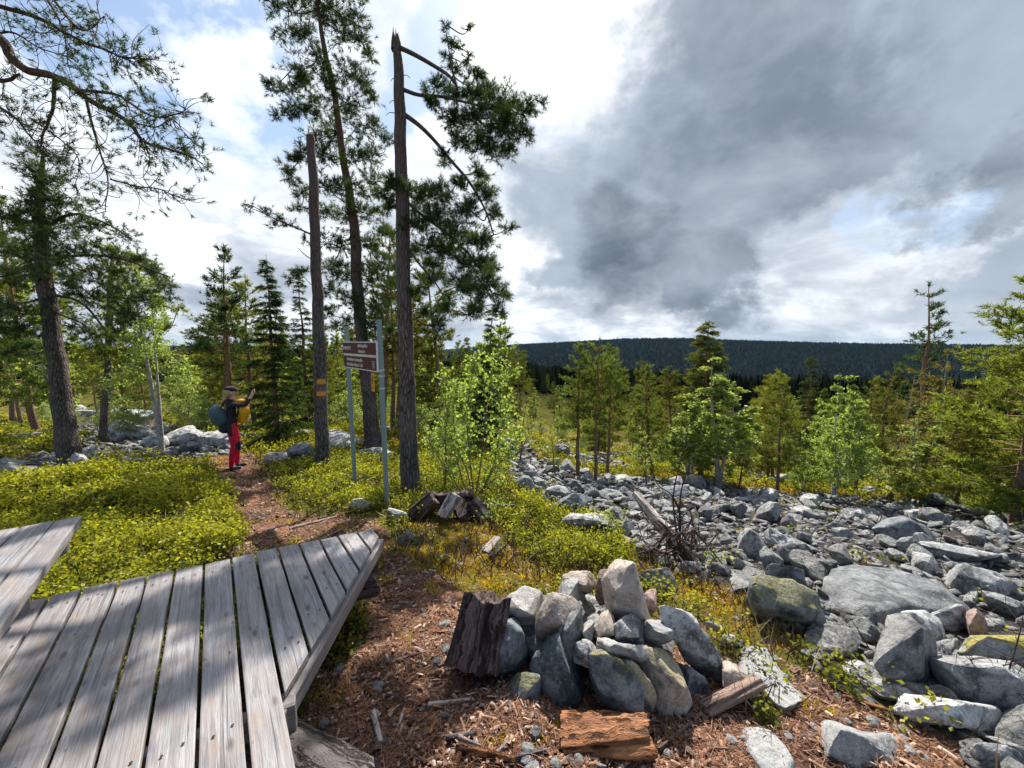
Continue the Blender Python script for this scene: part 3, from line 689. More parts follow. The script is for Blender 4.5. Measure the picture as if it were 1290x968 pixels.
M['rock_slab'] = rock_mat('dark_speckled_slab_rock', (0.09, 0.095, 0.10), (0.24, 0.245, 0.25), (0.04, 0.045, 0.045), 0.8, vary=.05, scale=1.3)
# hero boulders of the scree, outlines in the photograph's pixels
def hero(name, poly, mat, label, thick=None, lift=0.0, group='boulders of the scree slope', **kw):
    P = np.array(poly, float); bot = P[P[:, 1] > P[:, 1].max()-6].mean(0)
    gp = ground(bot[0], bot[1]-2); dpt = depth_of(gp)
    wid = (P[:, 0].max()-P[:, 0].min())/FPX*dpt
    th = thick or wid*0.75
    ex = []
    # a foot below ground keeps it bedded
    o = outline_rock(name, list(poly), dpt+th*0.3, th, mat, label, 'boulder', group, **kw)
    V_, _ = mesh_arrays(o.data); W = V_+np.array(o.location); low = W[W[:, 2] < W[:, 2].min()+.3*(W[:, 2].max()-W[:, 2].min())]
    q90 = float(np.quantile(low[:, 2]-H(low[:, 0], low[:, 1]), .6))
    if q90 > 0: o.location.z -= q90          # bedded on the ground, never hovering
    return o
HEROES = [
 ('boulder', [(1048,738),(1064,722),(1110,717),(1152,722),(1172,740),(1192,772),(1170,790),(1110,794),(1062,786),(1050,760)], 'rock_slab', 'big flat dark grey slab lying tilted in the middle of the boulder field', dict(tilt=.75, amp=.03), 'the big flat slab'),
 ('boulder', [(1083,838),(1088,806),(1105,786),(1124,788),(1150,812),(1174,846),(1180,866),(1130,872),(1092,862)], 'rock', 'upright pyramid-shaped grey boulder speckled with black lichen, below the big flat slab', dict(amp=.03), 'the pyramid-shaped boulder'),
 ('boulder', [(973,772),(982,765),(1000,767),(1012,776),(1018,800),(1000,803),(980,794)], 'rock_pale', 'small pale flat-topped stone perched on yellow moss at the edge of the boulders', dict(amp=.02), 'the pale flat-topped stone'),
 ('boulder', [(1000,828),(1050,826),(1092,836),(1130,858),(1160,880),(1150,900),(1096,892),(1050,868),(1010,850)], 'rock_white', 'long smooth pale slab sloping down beside the mossy bank', dict(amp=.02, tilt=1.6), 'the long smooth slab'),
 ('boulder', [(1092,842),(1130,842),(1170,858),(1196,886),(1180,905),(1140,896),(1110,870)], 'rock', 'grey streaked slab touching the foot of the pyramid-shaped boulder', dict(amp=.02, tilt=.8), None),
 ('boulder', [(933,826),(960,820),(990,836),(1008,862),(1004,892),(985,906),(958,890),(944,868)], 'rock_white', 'broad whitish slab bedded in litter behind the small split log', dict(amp=.015, tilt=2.2), 'the broad whitish slab'),
 ('boulder', [(1008,914),(1024,904),(1046,902),(1070,912),(1086,926),(1112,922),(1132,930),(1146,952),(1110,962),(1066,960),(1030,940)], 'rock_white', 'two-humped pale grey boulder rising from red litter', dict(amp=.03, tilt=.25), 'the two-humped boulder'),
 ('boulder', [(1140,786),(1146,770),(1164,769),(1180,782),(1192,806),(1180,818),(1156,808)], 'rock', 'rounded dark boulder between the pyramid-shaped boulder and a reddish one', dict(amp=.03), 'the rounded dark boulder'),
 ('boulder', [(1176,768),(1190,758),(1212,764),(1220,782),(1208,802),(1186,798),(1174,786)], 'rock', 'blocky grey boulder with white top just past the big flat slab', dict(amp=.03), None),
 ('boulder', [(1216,780),(1226,770),(1238,782),(1248,802),(1232,810),(1218,804)], 'rock_red', 'reddish brown pointed boulder among the grey ones', dict(amp=.03), 'the reddish pointed boulder'),
 ('boulder', [(1210,824),(1216,808),(1250,800),(1300,812),(1330,836),(1300,848),(1240,838)], 'rock_moss', 'low boulder capped with yellow moss below the reddish one', dict(amp=.03), 'the moss-capped boulder'),
 ('boulder', [(1195,845),(1220,832),(1270,836),(1310,860),(1320,895),(1270,905),(1225,890),(1200,868)], 'rock', 'large smooth grey boulder behind the bare twigs', dict(amp=.03), 'the large smooth boulder'),
 ('boulder', [(1146,880),(1180,884),(1230,894),(1262,916),(1240,930),(1190,918),(1150,900)], 'rock', 'long low grey boulder in front of the large smooth one', dict(amp=.03), None),
 ('boulder', [(1196,724),(1206,714),(1240,716),(1270,734),(1276,752),(1246,756),(1206,744)], 'rock', 'wedge-shaped lichen-spotted boulder beyond the rounded dark one', dict(amp=.03), 'the wedge-shaped boulder'),
 ('boulder', [(1152,694),(1180,684),(1220,688),(1250,700),(1248,712),(1190,712),(1150,706)], 'rock', 'long low boulder high in the field near the yellow moss patch', dict(amp=.03), 'the long low boulder'),
 ('boulder', [(1102,664),(1110,656),(1140,658),(1168,672),(1170,686),(1130,686),(1104,678)], 'rock_dark', 'dark overhanging boulder with a pale top far up the field', dict(amp=.03), 'the dark overhanging boulder'),
 ('boulder', [(944,748),(960,732),(990,738),(1014,756),(1030,786),(1042,808),(1012,800),(975,776),(946,766)], 'rock_dark_moss', 'dark sloping boulder under the moss behind the pale flat-topped stone', dict(amp=.03), None),
 ('boulder', [(966,738),(972,716),(988,704),(1004,712),(1014,736),(1004,748),(980,748)], 'rock_dark', 'steep dark grey boulder standing above the mossy bank', dict(amp=.03), 'the steep dark boulder'),
 ('boulder', [(880,738),(900,728),(940,726),(966,734),(950,748),(900,750)], 'rock', 'low flat ledge of grey rock between the uprooted stump and the mossy bank', dict(amp=.02, tilt=.6), 'the low rock ledge'),
 ('boulder', [(806,738),(812,722),(840,718),(856,726),(852,746),(830,752)], 'rock', 'grey stone showing just behind the cairn beneath the dead twigs', dict(amp=.03), None),
 ('boulder', [(940,936),(952,926),(976,934),(996,956),(1010,985),(960,985)], 'rock_white', 'narrow pale slab with moss on its side in the litter, nearest the viewer', dict(amp=.02, tilt=.9), 'the narrow pale slab'),
 ('boulder', [(1230,945),(1246,938),(1266,950),(1284,975),(1250,985),(1232,968)], 'rock', 'rounded grey stone in dry scrub at the bottom of the slope', dict(amp=.03), None),
 ('boulder', [(696,648),(704,630),(730,620),(748,634),(744,650),(716,654)], 'rock_dark', 'rounded dark boulder behind the bright green bilberry patch', dict(amp=.03), 'the boulder behind the bilberries'),
 ('boulder', [(686,620),(700,612),(716,618),(710,628),(692,628)], 'rock_white', 'small white stone glinting beside the rocky gully', dict(amp=.02), 'the small white stone'),
 ('boulder', [(700,662),(720,648),(760,650),(776,668),(740,676),(706,672)], 'rock', 'flat pale boulder at the upper edge of the bilberry patch', dict(amp=.02), None),
 ('boulder', [(836,628),(840,614),(862,612),(872,622),(866,632)], 'rock', 'pale-topped rock by the dark bare branches, at the head of the boulder field', dict(amp=.02), 'the pale-topped rock'),
 ('boulder', [(648,616),(656,600),(668,602),(676,616),(664,624)], 'rock_dark', 'small dark block at the top of the bilberry bank', dict(amp=.03), None),
 ('boulder', [(390,560),(404,546),(428,541),(452,548),(468,562),(440,566),(405,568)], 'rock_white', 'white sunlit rock slab just behind the signposts', dict(amp=.015, tilt=.8), 'the white slab behind the sign'),
 ('boulder', [(448,568),(470,560),(495,566),(490,580),(455,580)], 'rock', 'low grey rock beside the tall leaning pine', dict(amp=.02), None),
 ('boulder', [(362,576),(370,560),(386,556),(396,568),(394,584),(372,586)], 'rock_dark', 'dark broken rock heaped against the paint-blazed pine', dict(amp=.04), 'the dark rock by the blazed pine'),
 ('boulder', [(330,578),(342,570),(362,572),(366,582),(345,588)], 'rock', 'flat grey rock near the trail, short of the spruce', dict(amp=.03), None),
 ('boulder', [(440,640),(446,630),(460,628),(468,636),(462,648),(446,648)], 'rock_pale', 'low pale rock at the foot of the two signposts', dict(amp=.03), 'the pale rock at the signposts'),
 ('boulder', [(500,690),(504,680),(512,670),(528,684),(524,692)], 'rock_dark', 'small blue-grey pointed rock before the rotten wood', dict(amp=.02), 'the blue-grey pointed rock'),
 ('boulder', [(494,662),(486,650),(502,640),(514,648),(512,660)], 'rock', 'grey rock at the base of the snapped pine', dict(amp=.03), None),
 ('boulder', [(-10,632),(-6,622),(10,622),(18,628),(8,634)], 'rock', 'small grey stone in berry shrubs at the edge of the clearing', dict(amp=.03), None),
 ('boulder', [(6,604),(20,588),(50,590),(48,600),(24,606)], 'rock', 'grey slab in front of the thick-trunked pine', dict(amp=.02), 'the slab by the thick pine'),
 ('boulder', [(152,585),(160,576),(182,580),(186,586),(160,588)], 'rock_white', 'low white stone at the far edge of the berry patch', dict(amp=.02), 'the low white stone'),
 ('boulder', [(90,522),(102,504),(122,506),(138,518),(120,526)], 'rock_white', 'bright white tilted slab at the top of the rock outcrop', dict(amp=.02), 'the bright tilted slab'),
 ('boulder', [(206,562),(214,540),(238,536),(252,548),(248,562),(226,566)], 'rock', 'large pale boulder behind the twin-stemmed birch', dict(amp=.03), 'the boulder behind the twin-stemmed birch'),
 ('boulder', [(140,545),(152,528),(178,532),(196,546),(180,552),(150,552)], 'rock', 'long sloping grey slab of the outcrop beside the birch stems', dict(amp=.02), 'the long outcrop slab'),
 ('boulder', [(22,548),(30,540),(54,541),(62,548),(56,556),(26,556)], 'rock', 'low grey boulder between two pine trunks', dict(amp=.02), None),
 ('boulder', [(250,560),(262,548),(285,545),(300,556),(292,566),(262,568)], 'rock', 'pale angular rock just left of the hiker on the outcrop', dict(amp=.03), None),
 ('boulder', [(120,520),(140,508),(172,512),(190,524),(165,530),(130,530)], 'rock', 'flat upper slab of the rock outcrop below the bright tilted slab', dict(amp=.02), None),
 ('boulder', [(176,556),(190,545),(212,550),(208,566),(184,566)], 'rock', 'pale block at the foot of the weeping birch', dict(amp=.03), None),
 ('boulder', [(60,520),(75,508),(96,512),(104,524),(80,528)], 'rock', 'grey slab on the outcrop near the thick pine trunk', dict(amp=.03), None),
 ('boulder', [(960,606),(972,600),(1010,604),(1012,612),(975,612)], 'rock', 'flat grey rock beneath the bright birches past the field', dict(amp=.02), None),
 ('boulder', [(1165,632),(1176,622),(1192,626),(1196,636),(1180,640)], 'rock_dark', 'dark rock at the far edge under the green birch', dict(amp=.02), 'the dark rock under the birch'),
]
HB = []
for nm, poly, mat, lab, kw, land in HEROES:
    o = hero(nm, poly, mat, lab, **kw)
    px_, py_, _ = project(np.array([o.location])); HB.append((o.location.x, o.location.y, o.dimensions.x if o.dimensions.x else 0.4, np.array(poly)))
    if land: LAND.append((o.location.x, o.location.y, land))

# scree: every boulder that shows large is its own object
cand = []
x, y, r = scatter_view(60000, 1.9, 26, -55, 57, 1.15)
_, _, s_ = zones(x, y, 0.6); pxs, pys, _d = project(ground_pts(x, y))
k = s_ & (pys < 1100) & (pxs > -60) & (pxs < 1380)
x, y, r, pxs, pys = x[k], y[k], r[k], pxs[k], pys[k]
grid = {}
hin = np.zeros(len(x), bool)
for hp in HB: hin |= in_poly(pxs, pys, hp[3])
for i in range(len(x)):
    big = rng.random()
    s = (0.38 if big > .985 else 0.27 if big > .90 else 0.18 if big > .52 else 0.115)*(0.75+0.5*rng.random())
    if r[i] > 10: s *= 1.5
    if hin[i] and s > 0.10: continue
    ok = True; ci, cj = int(x[i]//.5), int(y[i]//.5)
    for a_ in (-1, 0, 1):
        for b_ in (-1, 0, 1):
            for (qx, qy, qs) in grid.get((ci+a_, cj+b_), ()):
                if (qx-x[i])**2+(qy-y[i])**2 < ((qs+s)*0.50)**2: ok = False; break
            if not ok: break
        if not ok: break
    if not ok: continue
    grid.setdefault((ci, cj), []).append((x[i], y[i], s)); cand.append((s/max(r[i], 1), x[i], y[i], s, r[i]))
cand.sort(reverse=True); print('scree rocks', len(cand))
items = []
def rock_rot():
    return (rng.normal()*0.28, rng.normal()*0.28, rng.random()*6.28)
NBIG = 255
SC_RED = M['rock_red']
for i, (_, x_, y_, s, r_) in enumerate(cand[:NBIG]):
    j = int(rng.integers(len(protos))); me, shp = protos[j]
    o = bpy.data.objects.new('boulder', me); COL.objects.link(o)
    sc = s*np.array([1+.25*rng.random(), 1, 0.85+.4*rng.random()])*0.78
    o.scale = sc; o.rotation_euler = rock_rot()
    o.location = (x_, y_, h1(x_, y_)+s*[.10, .22, .30, .10][j % 4]+0.02)
    size = 'big ' if s > .34 else 'mid-sized ' if s > .2 else 'small '
    items.append(dict(x=x_, y=y_, desc=size+shp+' grey rock', o=o))
place_phrases(items)
for it in items: tag(it['o'], it['label'], 'boulder', 'boulders of the scree slope')
# the small rest, too many to count
lowp = []
for i in range(10):
    me = rock_proto('rubble', 300+i, [FLAT, BLOCK, ROUND, SLAB][i % 4], res=9, npt=10)
    V, _ = mesh_arrays(me); Q = [list(p.vertices) for p in me.polygons if len(p.vertices) == 4]; lowp.append((V.copy(), np.array(Q))); bpy.data.meshes.remove(me)
rg = Geo()
def euler_m(a, b, c):
    return np.array(Matrix.Rotation(c, 3, 'Z')@Matrix.Rotation(b, 3, 'Y')@Matrix.Rotation(a, 3, 'X'))
rest = [(c[1], c[2], c[3], c[4]) for c in cand[NBIG:]]
xx, yy, r2 = scatter_view(9000, 1.9, 14, -50, 57, 1.1); _, _, s2 = zones(xx, yy, .8)
rest += [(a_, b_, 0.025+0.05*rng.random()+0.003*r_, r_) for a_, b_, r_ in zip(xx[s2], yy[s2], r2[s2])]
for (x_, y_, s, r_), hz in zip(rest, H([q[0] for q in rest], [q[1] for q in rest])):
    V, Q = lowp[int(rng.integers(10))]; R_ = euler_m(rng.normal()*.3, rng.normal()*.3, rng.random()*6.28)
    rg.add((V*s*0.85)@R_.T+np.array([x_, y_, hz+s*0.12]), Q, 0, rng.random())
o = link('scree_rubble', rg.mesh('scree_rubble', M['rock'], True)); o['kind'] = 'stuff'; o['label'] = 'small grey stones filling the gaps of the boulder field'
print('rubble', len(rest))

# ------------------------------------------------------------------ the cairn
def Zc(pts): return [(560+.31*a, 690+.31*b) for a, b in pts]
CG = 'stones of the cairn'
CB = depth_of(ground(770, 905))
cairn = [
 ([(150,460),(200,350),(260,320),(360,355),(350,430),(330,490),(230,540),(160,520)], .22, .26, 'rock_dark', 'blue-grey rounded boulder of the cairn, next to the leaning old log', 'boulder'),
 ([(245,600),(290,530),(370,540),(400,600),(385,650),(280,650)], .06, .16, 'rock_dark_moss', 'small bluish stone at the foot of the cairn under the blue-grey boulder', 'stone'),
 ([(345,480),(400,380),(480,400),(570,440),(580,560),(560,690),(480,690),(400,570)], .08, .22, 'rock_dark', 'big dark blue slab-sided boulder of the cairn, just under the beige stone', 'boulder'),
 ([(582,500),(590,460),(650,450),(710,465),(745,560),(805,640),(805,700),(620,710),(585,620)], .0, .24, 'rock_dark_moss', 'blackish lichen-marbled boulder at the front centre of the cairn, above the orange log', 'boulder'),
 ([(770,470),(850,430),(930,420),(978,500),(965,640),(890,740),(850,720),(790,600)], .06, .24, 'rock_tan', 'tan and black patched boulder standing in the cairn below the round white stone', 'boulder'),
 ([(728,480),(765,455),(795,480),(860,600),(850,680),(790,620)], -.03, .10, 'rock_tan', 'thin tan upright stone wedged between the two front boulders of the cairn', 'stone'),
 ([(940,470),(1090,580),(1050,690),(960,650)], .16, .2, 'rock_dark', 'dark stone tucked under the leaning grey slab', 'stone'),
 ([(865,225),(900,228),(1010,335),(1150,495),(1125,580),(1015,515),(930,400),(870,300)], .22, .14, 'rock', 'long leaning grey slab propped on the cairn above the small split log', 'slab'),
 ([(245,225),(300,212),(400,232),(415,260),(370,338),(260,315),(240,260)], .42, .3, 'rock_pale', 'pale flat stone of the cairn between the leaning log and the beige stone', 'stone'),
 ([(210,250),(250,240),(265,300),(240,320),(212,300)], .5, .18, 'rock', 'small grey stone squeezed behind the leaning old log', 'stone'),
 ([(363,350),(400,280),(455,198),(535,212),(562,255),(520,330),(440,365),(375,378)], .24, .22, 'rock_beige', 'broad beige sloping stone of the cairn', 'stone'),
 ([(450,370),(480,285),(540,248),(568,290),(545,380),(520,425),(480,410)], .13, .16, 'rock', 'grey upright stone leaning on the beige one', 'stone'),
 ([(460,175),(520,155),(580,190),(584,245),(535,245),(465,215)], .48, .22, 'rock_white', 'white angular stone under the round brownish one at the back of the cairn', 'stone'),
 ([(480,125),(530,104),(590,112),(612,140),(590,180),(520,170),(488,150)], .58, .22, 'rock_beige', 'round brownish stone on top of the white angular one', 'stone'),
 ([(612,85),(650,92),(690,112),(672,200),(635,235),(610,190)], .5, .14, 'rock_red', 'dark brown block standing behind the tall pointed stone', 'stone'),
 ([(650,305),(648,190),(680,110),(712,58),(730,54),(760,85),(788,130),(820,200),(815,270),(760,322),(685,325)], .32, .22, 'rock_beige', 'tall pointed beige stone crowning the cairn', 'stone'),
 ([(800,195),(866,190),(868,245),(840,272),(805,270)], .42, .12, 'rock_red', 'small square reddish stone at the shoulder of the tall pointed one', 'stone'),
 ([(800,320),(850,300),(895,305),(928,350),(922,400),(870,420),(812,390)], .17, .2, 'rock_white', 'round whitish stone at the top front of the cairn beside the leaning slab', 'stone'),
 ([(605,375),(690,380),(780,398),(862,415),(830,445),(740,452),(620,412)], .09, .2, 'rock_pale', 'long thin flat stone bridging the front of the cairn', 'stone'),
 ([(605,345),(622,290),(660,290),(692,315),(697,372),(620,375)], .16, .15, 'rock_beige', 'small cream block on the long thin flat stone', 'stone'),
 ([(680,325),(720,298),(770,295),(815,340),(802,392),(740,385),(700,372)], .13, .16, 'rock', 'mottled grey stone in the middle of the upper row of the cairn', 'stone'),
 ([(550,375),(580,320),(610,325),(604,400),(570,392)], .17, .12, 'rock_pale', 'narrow pale stone wedged in the upper row of the cairn', 'stone'),
 ([(525,420),(540,372),(622,412),(604,462),(540,448)], .05, .14, 'rock', 'small grey block under the upright stone of the cairn', 'stone'),
 ([(635,420),(712,438),(712,485),(650,490)], .1, .14, 'rock', 'small flat-faced grey stone below the long thin flat one', 'stone'),
 ([(1130,560),(1160,520),(1200,505),(1270,560),(1275,630),(1210,650),(1150,600)], .12, .2, 'rock_beige', 'brownish stone under the small split log', 'stone'),
 ([(1080,700),(1150,672),(1185,740),(1130,765)], .02, .12, 'rock_dark', 'dark three-cornered stone below the small split log', 'stone'),
 ([(1200,645),(1245,650),(1275,690),(1262,712),(1225,695)], .1, .08, 'rock_white', 'small white stone in litter beside the small split log', 'stone'),
 ([(1065,308),(1105,300),(1128,330),(1105,345),(1075,330)], None, .08, 'rock_white', 'small white stone lying on the mossy bank, upper of two', 'stone'),
 ([(1115,362),(1150,350),(1202,378),(1190,402),(1140,392)], None, .1, 'rock_pale', 'small pale stone lying on the mossy bank, lower of two', 'stone'),
]
# filling behind the front row so that the pile is solid from every side
for pts, off, th, mat, lab, cat in cairn:
    P = Zc(pts)
    if off is None:
        b = max(P, key=lambda q: q[1]); dpt = depth_of(ground(b[0], b[1]))+th*.3
    else: dpt = CB+off+0.08
    outline_rock('cairn_stone', P, dpt, th*1.25, mat, lab, cat, CG if off is not None else None, res=36, amp=0.045)
LAND.append((0.35, 1.95, 'the cairn'))
fillers = [(0.10, 2.05, .02, .2), (0.42, 2.15, .06, .24), (0.28, 2.3, .0, .26), (0.62, 2.1, .0, .26), (0.0, 2.2, .0, .2), (.45, 2.4, 0, .22), (0.25, 2.05, .16, .18), (0.5, 2.0, .15, .17)]
for i, (fx, fy, fz, s) in enumerate(fillers):
    me, shp = protos[(i*5+1) % 20]
    o = bpy.data.objects.new('cairn_stone', me); COL.objects.link(o); o.scale = (s, s, s*.9); o.rotation_euler = rock_rot(); o.location = (fx, fy, h1(fx, fy)+fz+.05)
    tag(o, ['grey %s stone inside the heap, hidden under the upper row' % shp, 'grey %s core stone beneath the tall pointed one' % shp, 'grey %s stone closing the back of the cairn' % shp][i % 3], 'stone', CG)
# ------------------------------------------------------------------ timber platform and bench
def box_mesh(name, x0, x1, y0, y1, z0, z1, mat, bev=0.004, seg=14, warp=0.003, skew0=0.0, skew1=0.0, seed=0):
    """board along X with slightly worn edges and ends cut askew"""
    bm = bmesh.new(); r = np.random.default_rng(seed)
    bmesh.ops.create_cube(bm, size=1)
    for v in bm.verts:
        t = v.co.y; e = v.co.x
        v.co.x = (x1 if e > 0 else x0)+(skew1 if e > 0 else skew0)*t*(y1-y0); v.co.y = y0+(t+.5)*(y1-y0); v.co.z = z0+(v.co.z+.5)*(z1-z0)
    le = [e for e in bm.edges if abs(e.verts[0].co.x-e.verts[1].co.x) > abs(x1-x0)*.4]
    bmesh.ops.subdivide_edges(bm, edges=le, cuts=seg, use_grid_fill=True)
    bmesh.ops.bevel(bm, geom=[e for e in bm.edges if e.calc_face_angle(0) > .5], offset=bev, segments=2, affect='EDGES', profile=0.6)
    P = np.array([v.co for v in bm.verts]); d = fbm(P*np.array([3.0, 12, 12])+seed*3.3, 3)*warp; d2 = fbm(P*np.array([3.0, 12, 12])+seed*3.3+50, 3)*warp
    for v, a, b in zip(bm.verts, d, d2): v.co.z += a; v.co.y += b
    me = bpy.data.meshes.new(name); bm.to_mesh(me); bm.free(); me.materials.append(mat)
    for p in me.polygons: p.use_smooth = False
    return me
M['screw'] = plain('rusty_screw_head', (0.045, 0.03, 0.025), .6, .5)
def screws(me, spots):
    bm = bmesh.new(); bm.from_mesh(me)
    for x_, y_ in spots:
        r_ = bmesh.ops.create_circle(bm, cap_ends=True, segments=10, radius=.0048, matrix=Matrix.Translation((x_, y_, .0042)))
        for v in r_['verts']:
            for f in v.link_faces: f.material_index = 1
    bm.to_mesh(me); bm.free(); me.materials.append(M['screw'])
BD = math.atan2(-0.8, 0.6)            # boards run away from the viewer's right
US = Vector((0.8, 0.6, 0)); UT = Vector((0.6, -0.8, 0))
def s_t(x, y): return 0.8*x+0.6*y, 0.6*x-0.8*y
def far_t(s, a, b):     # t on line a-b at given s
    (sa, ta), (sb, tb) = s_t(*a), s_t(*b); return ta+(tb-ta)*(s-sa)/(sb-sa)
plat = empty('timber_platform', (-1.3, 1.4, 0)); tag(plat, 'weathered grey timber platform of wide planks with a diagonally cut corner, resting on logs', 'platform')
def child(o, root):
    o.parent = root; o.matrix_parent_inverse = Matrix.Translation(-root.location); return o
ZP = 0.40
FA, FB = (-0.926, 2.556), (-2.176, 1.892)
DA, DB = (-0.857, 2.446), (-0.81, 1.27)
edges_s = [0.782, 0.682, 0.567, 0.461, 0.35, 0.237, 0.123, 0.008, -0.117, -0.244, -0.358, -0.472, -0.606, -0.72, -0.835, -0.95]
for i in range(len(edges_s)-1):
    s1, s0 = edges_s[i], edges_s[i+1]; gap = 0.009
    sm = (s0+s1)/2
    t0 = far_t(sm, FA, FB); k0 = (far_t(s1, FA, FB)-far_t(s0, FA, FB))/(s1-s0)
    if s0 > 0.12-.01: t1 = far_t(sm, DA, DB); k1 = (far_t(s1, DA, DB)-far_t(s0, DA, DB))/(s1-s0)
    else: t1, k1 = 1.15, 0.0
    if i == 0: t0 += .01
    # local: x along UT, y = -US
    jit = 0.008*math.sin(i*7.3)
    me = box_mesh('plank', t0+jit, t1, s0+gap*.35, s1-gap, -0.028, 0.0, M['plank'], 0.0045, 16, 0.0035, k0, k1, i)
    me.transform(Matrix.Translation((-t0, -sm, 0)))
    screws(me, [(.12, .025), (.125, -.025), (t1-t0-.16 if i < 7 else 1.25, .026), (t1-t0-.155 if i < 7 else 1.26, -.024)])
    o = link('plank', me); o.rotation_euler = (0, 0, BD)
    o.location = US*sm+UT*t0+Vector((0, 0, ZP+0.0015*math.sin(i*3.1))); child(o, plat)
def beam(name, p, q, w_, h_, mat, root, seed=1):
    p, q = Vector(p), Vector(q); L = (q-p).length; me = box_mesh(name, 0, L, -w_/2, w_/2, -h_, 0, mat, 0.005, 12, 0.004, 0, 0, seed)
    o = link(name, me); d = (q-p); o.rotation_euler = (0, -math.atan2(d.z, math.hypot(d.x, d.y)), math.atan2(d.y, d.x)); o.location = p; child(o, root); return o
beam('edge_beam', (-0.865, 2.47, ZP-.034), (-0.812, 1.235, ZP-.034), .05, .07, M['beam'], plat)
beam('joist', (-1.05, 2.42, ZP-.032), (-2.6, 1.58, ZP-.032), .05, .12, M['beam'], plat, 2)
beam('joist', (-0.78, 1.30, ZP-.032), (-2.3, 0.55, ZP-.032), .05, .12, M['beam'], plat, 3)
def log_mesh(name, L, r0, r1, mat, seed=0, amp=0.12, k=44, seg=34, split=None, endmat=None):
    P = []; r = np.random.default_rng(seed); th = np.arange(k)*2*np.pi/k; ts = np.linspace(0, 1, seg+1)
    TT, TH = np.meshgrid(ts, th, indexing='ij')
    base = r0+(r1-r0)*TT
    c = np.stack([TT.ravel()*L*1.4, np.cos(TH).ravel()*1.6, np.sin(TH).ravel()*1.6], 1)
    R_ = base*(1+amp*2.2*fbm(c+seed*5.1, 3).reshape(base.shape)-amp*1.5*np.abs(fbm(c*np.array([.45, 3.4, 3.4])+seed, 4, .6)).reshape(base.shape)+amp*.35)
    yy, zz = R_*np.cos(TH), R_*np.sin(TH)
    if split is not None: # cleft faces
        for a in split:
            nx, nz, dd_ = math.cos(a[0]), math.sin(a[0]), a[1]*r0
            pr = yy*nx+zz*nz; over = np.clip(pr-dd_, 0, None); yy = yy-over*nx*0.93; zz = zz-over*nz*0.93
    xx = TT*L+0.08*r0*np.sin(TH*3+seed)*((TT < .02)*1.0+(TT > .98))+0.05*r0*r.normal(size=TT.shape)*((TT < .02)*1.0+(TT > .98))
    V = np.stack([xx, yy, zz], -1).reshape(-1, 3)
    a = np.arange(seg)[:, None]*k+np.arange(k)[None]; b = np.arange(seg)[:, None]*k+(np.arange(k)[None]+1) % k
    g = Geo(); g.add(V, np.stack([a, b, b+k, a+k], -1).reshape(-1, 4), 0)
    for ring, sg in ((V[:k], -1), (V[-k:], 1)):
        c_ = ring.mean(0); rings = [ring, c_+(ring-c_)*.6+np.array([sg*.02*r0, 0, 0])+r.normal(size=ring.shape)*.03*r0, c_+(ring-c_)*.25+np.array([-sg*.05*r0, 0, 0])]
        VV = np.vstack(rings+[c_]); 
        for q in range(2):
            f = np.array([[q*k+i, q*k+(i+1) % k, (q+1)*k+(i+1) % k, (q+1)*k+i] for i in range(k)]); g.add(VV, f, 1)
        g.add(VV, np.array([[2*k+i, 2*k+(i+1) % k, 3*k] for i in range(k)]), 1)
    return g.mesh(name, [mat, endmat or mat], True)
def log(name, p, q, r0, r1, mat, seed=0, roll=0.0, **kw):
    p, q = Vector(p), Vector(q); d = q-p; me = log_mesh(name, d.length, r0, r1, mat, seed, **kw)
    o = link(name, me); o.location = p; o.rotation_mode = 'QUATERNION'; o.rotation_quaternion = d.to_track_quat('X', 'Z')@Quaternion((1, 0, 0), roll); return o
o = log('support_log', (-1.25, 1.34, .14), (-0.50, 1.12, .10), .185, .15, M['log_grey'], 3, amp=.10); child(o, plat)
o = log('support_log', (-1.5, 2.12, .16), (-0.86, 2.37, .15), .13, .10, M['log_grey'], 4, amp=.15); child(o, plat)
# bench beside it
bench = empty('timber_bench', (-2.3, 1.5, 0)); tag(bench, 'higher grey timber bench top of three broad boards standing beside the platform', 'bench')
ZB = 0.75
be = [(-0.600, -0.690), (-0.698, -0.805), (-0.813, -0.925)]
def bt(s): return far_t(s, (-2.222, 1.972), (-2.453, 1.816))
for i, (s1, s0) in enumerate(be):
    sm = (s0+s1)/2; t0 = bt(sm)
    me = box_mesh('plank', 0, 1.6, -(s1-s0)/2, (s1-s0)/2, -0.042, 0.0, M['plank'], 0.005, 16, 0.004, 0, 0, 30+i)
    o = link('plank', me); o.rotation_euler = (0, 0, BD); o.location = US*sm+UT*t0+Vector((0, 0, ZB)); child(o, bench)
pA = US*-0.625+UT*(bt(-.63)+.16); pB = US*-1.05+UT*(bt(-.63)+.16)
beam('crossbeam', (*pA.xy, ZB-.045), (*pB.xy, ZB-.045), .06, .07, M['beam'], bench, 8)
pL = US*-0.80+UT*(bt(-.63)+.19)
beam('leg', (pL.x-.06, pL.y, ZB-.115), (pL.x-.061, pL.y, -0.02), .09, .07, M['beam'], bench, 9)
pA = US*-0.625+UT*(bt(-.63)+1.3); pB = US*-1.05+UT*(bt(-.63)+1.3)
beam('crossbeam', (*pA.xy, ZB-.045), (*pB.xy, ZB-.045), .06, .07, M['beam'], bench, 18)

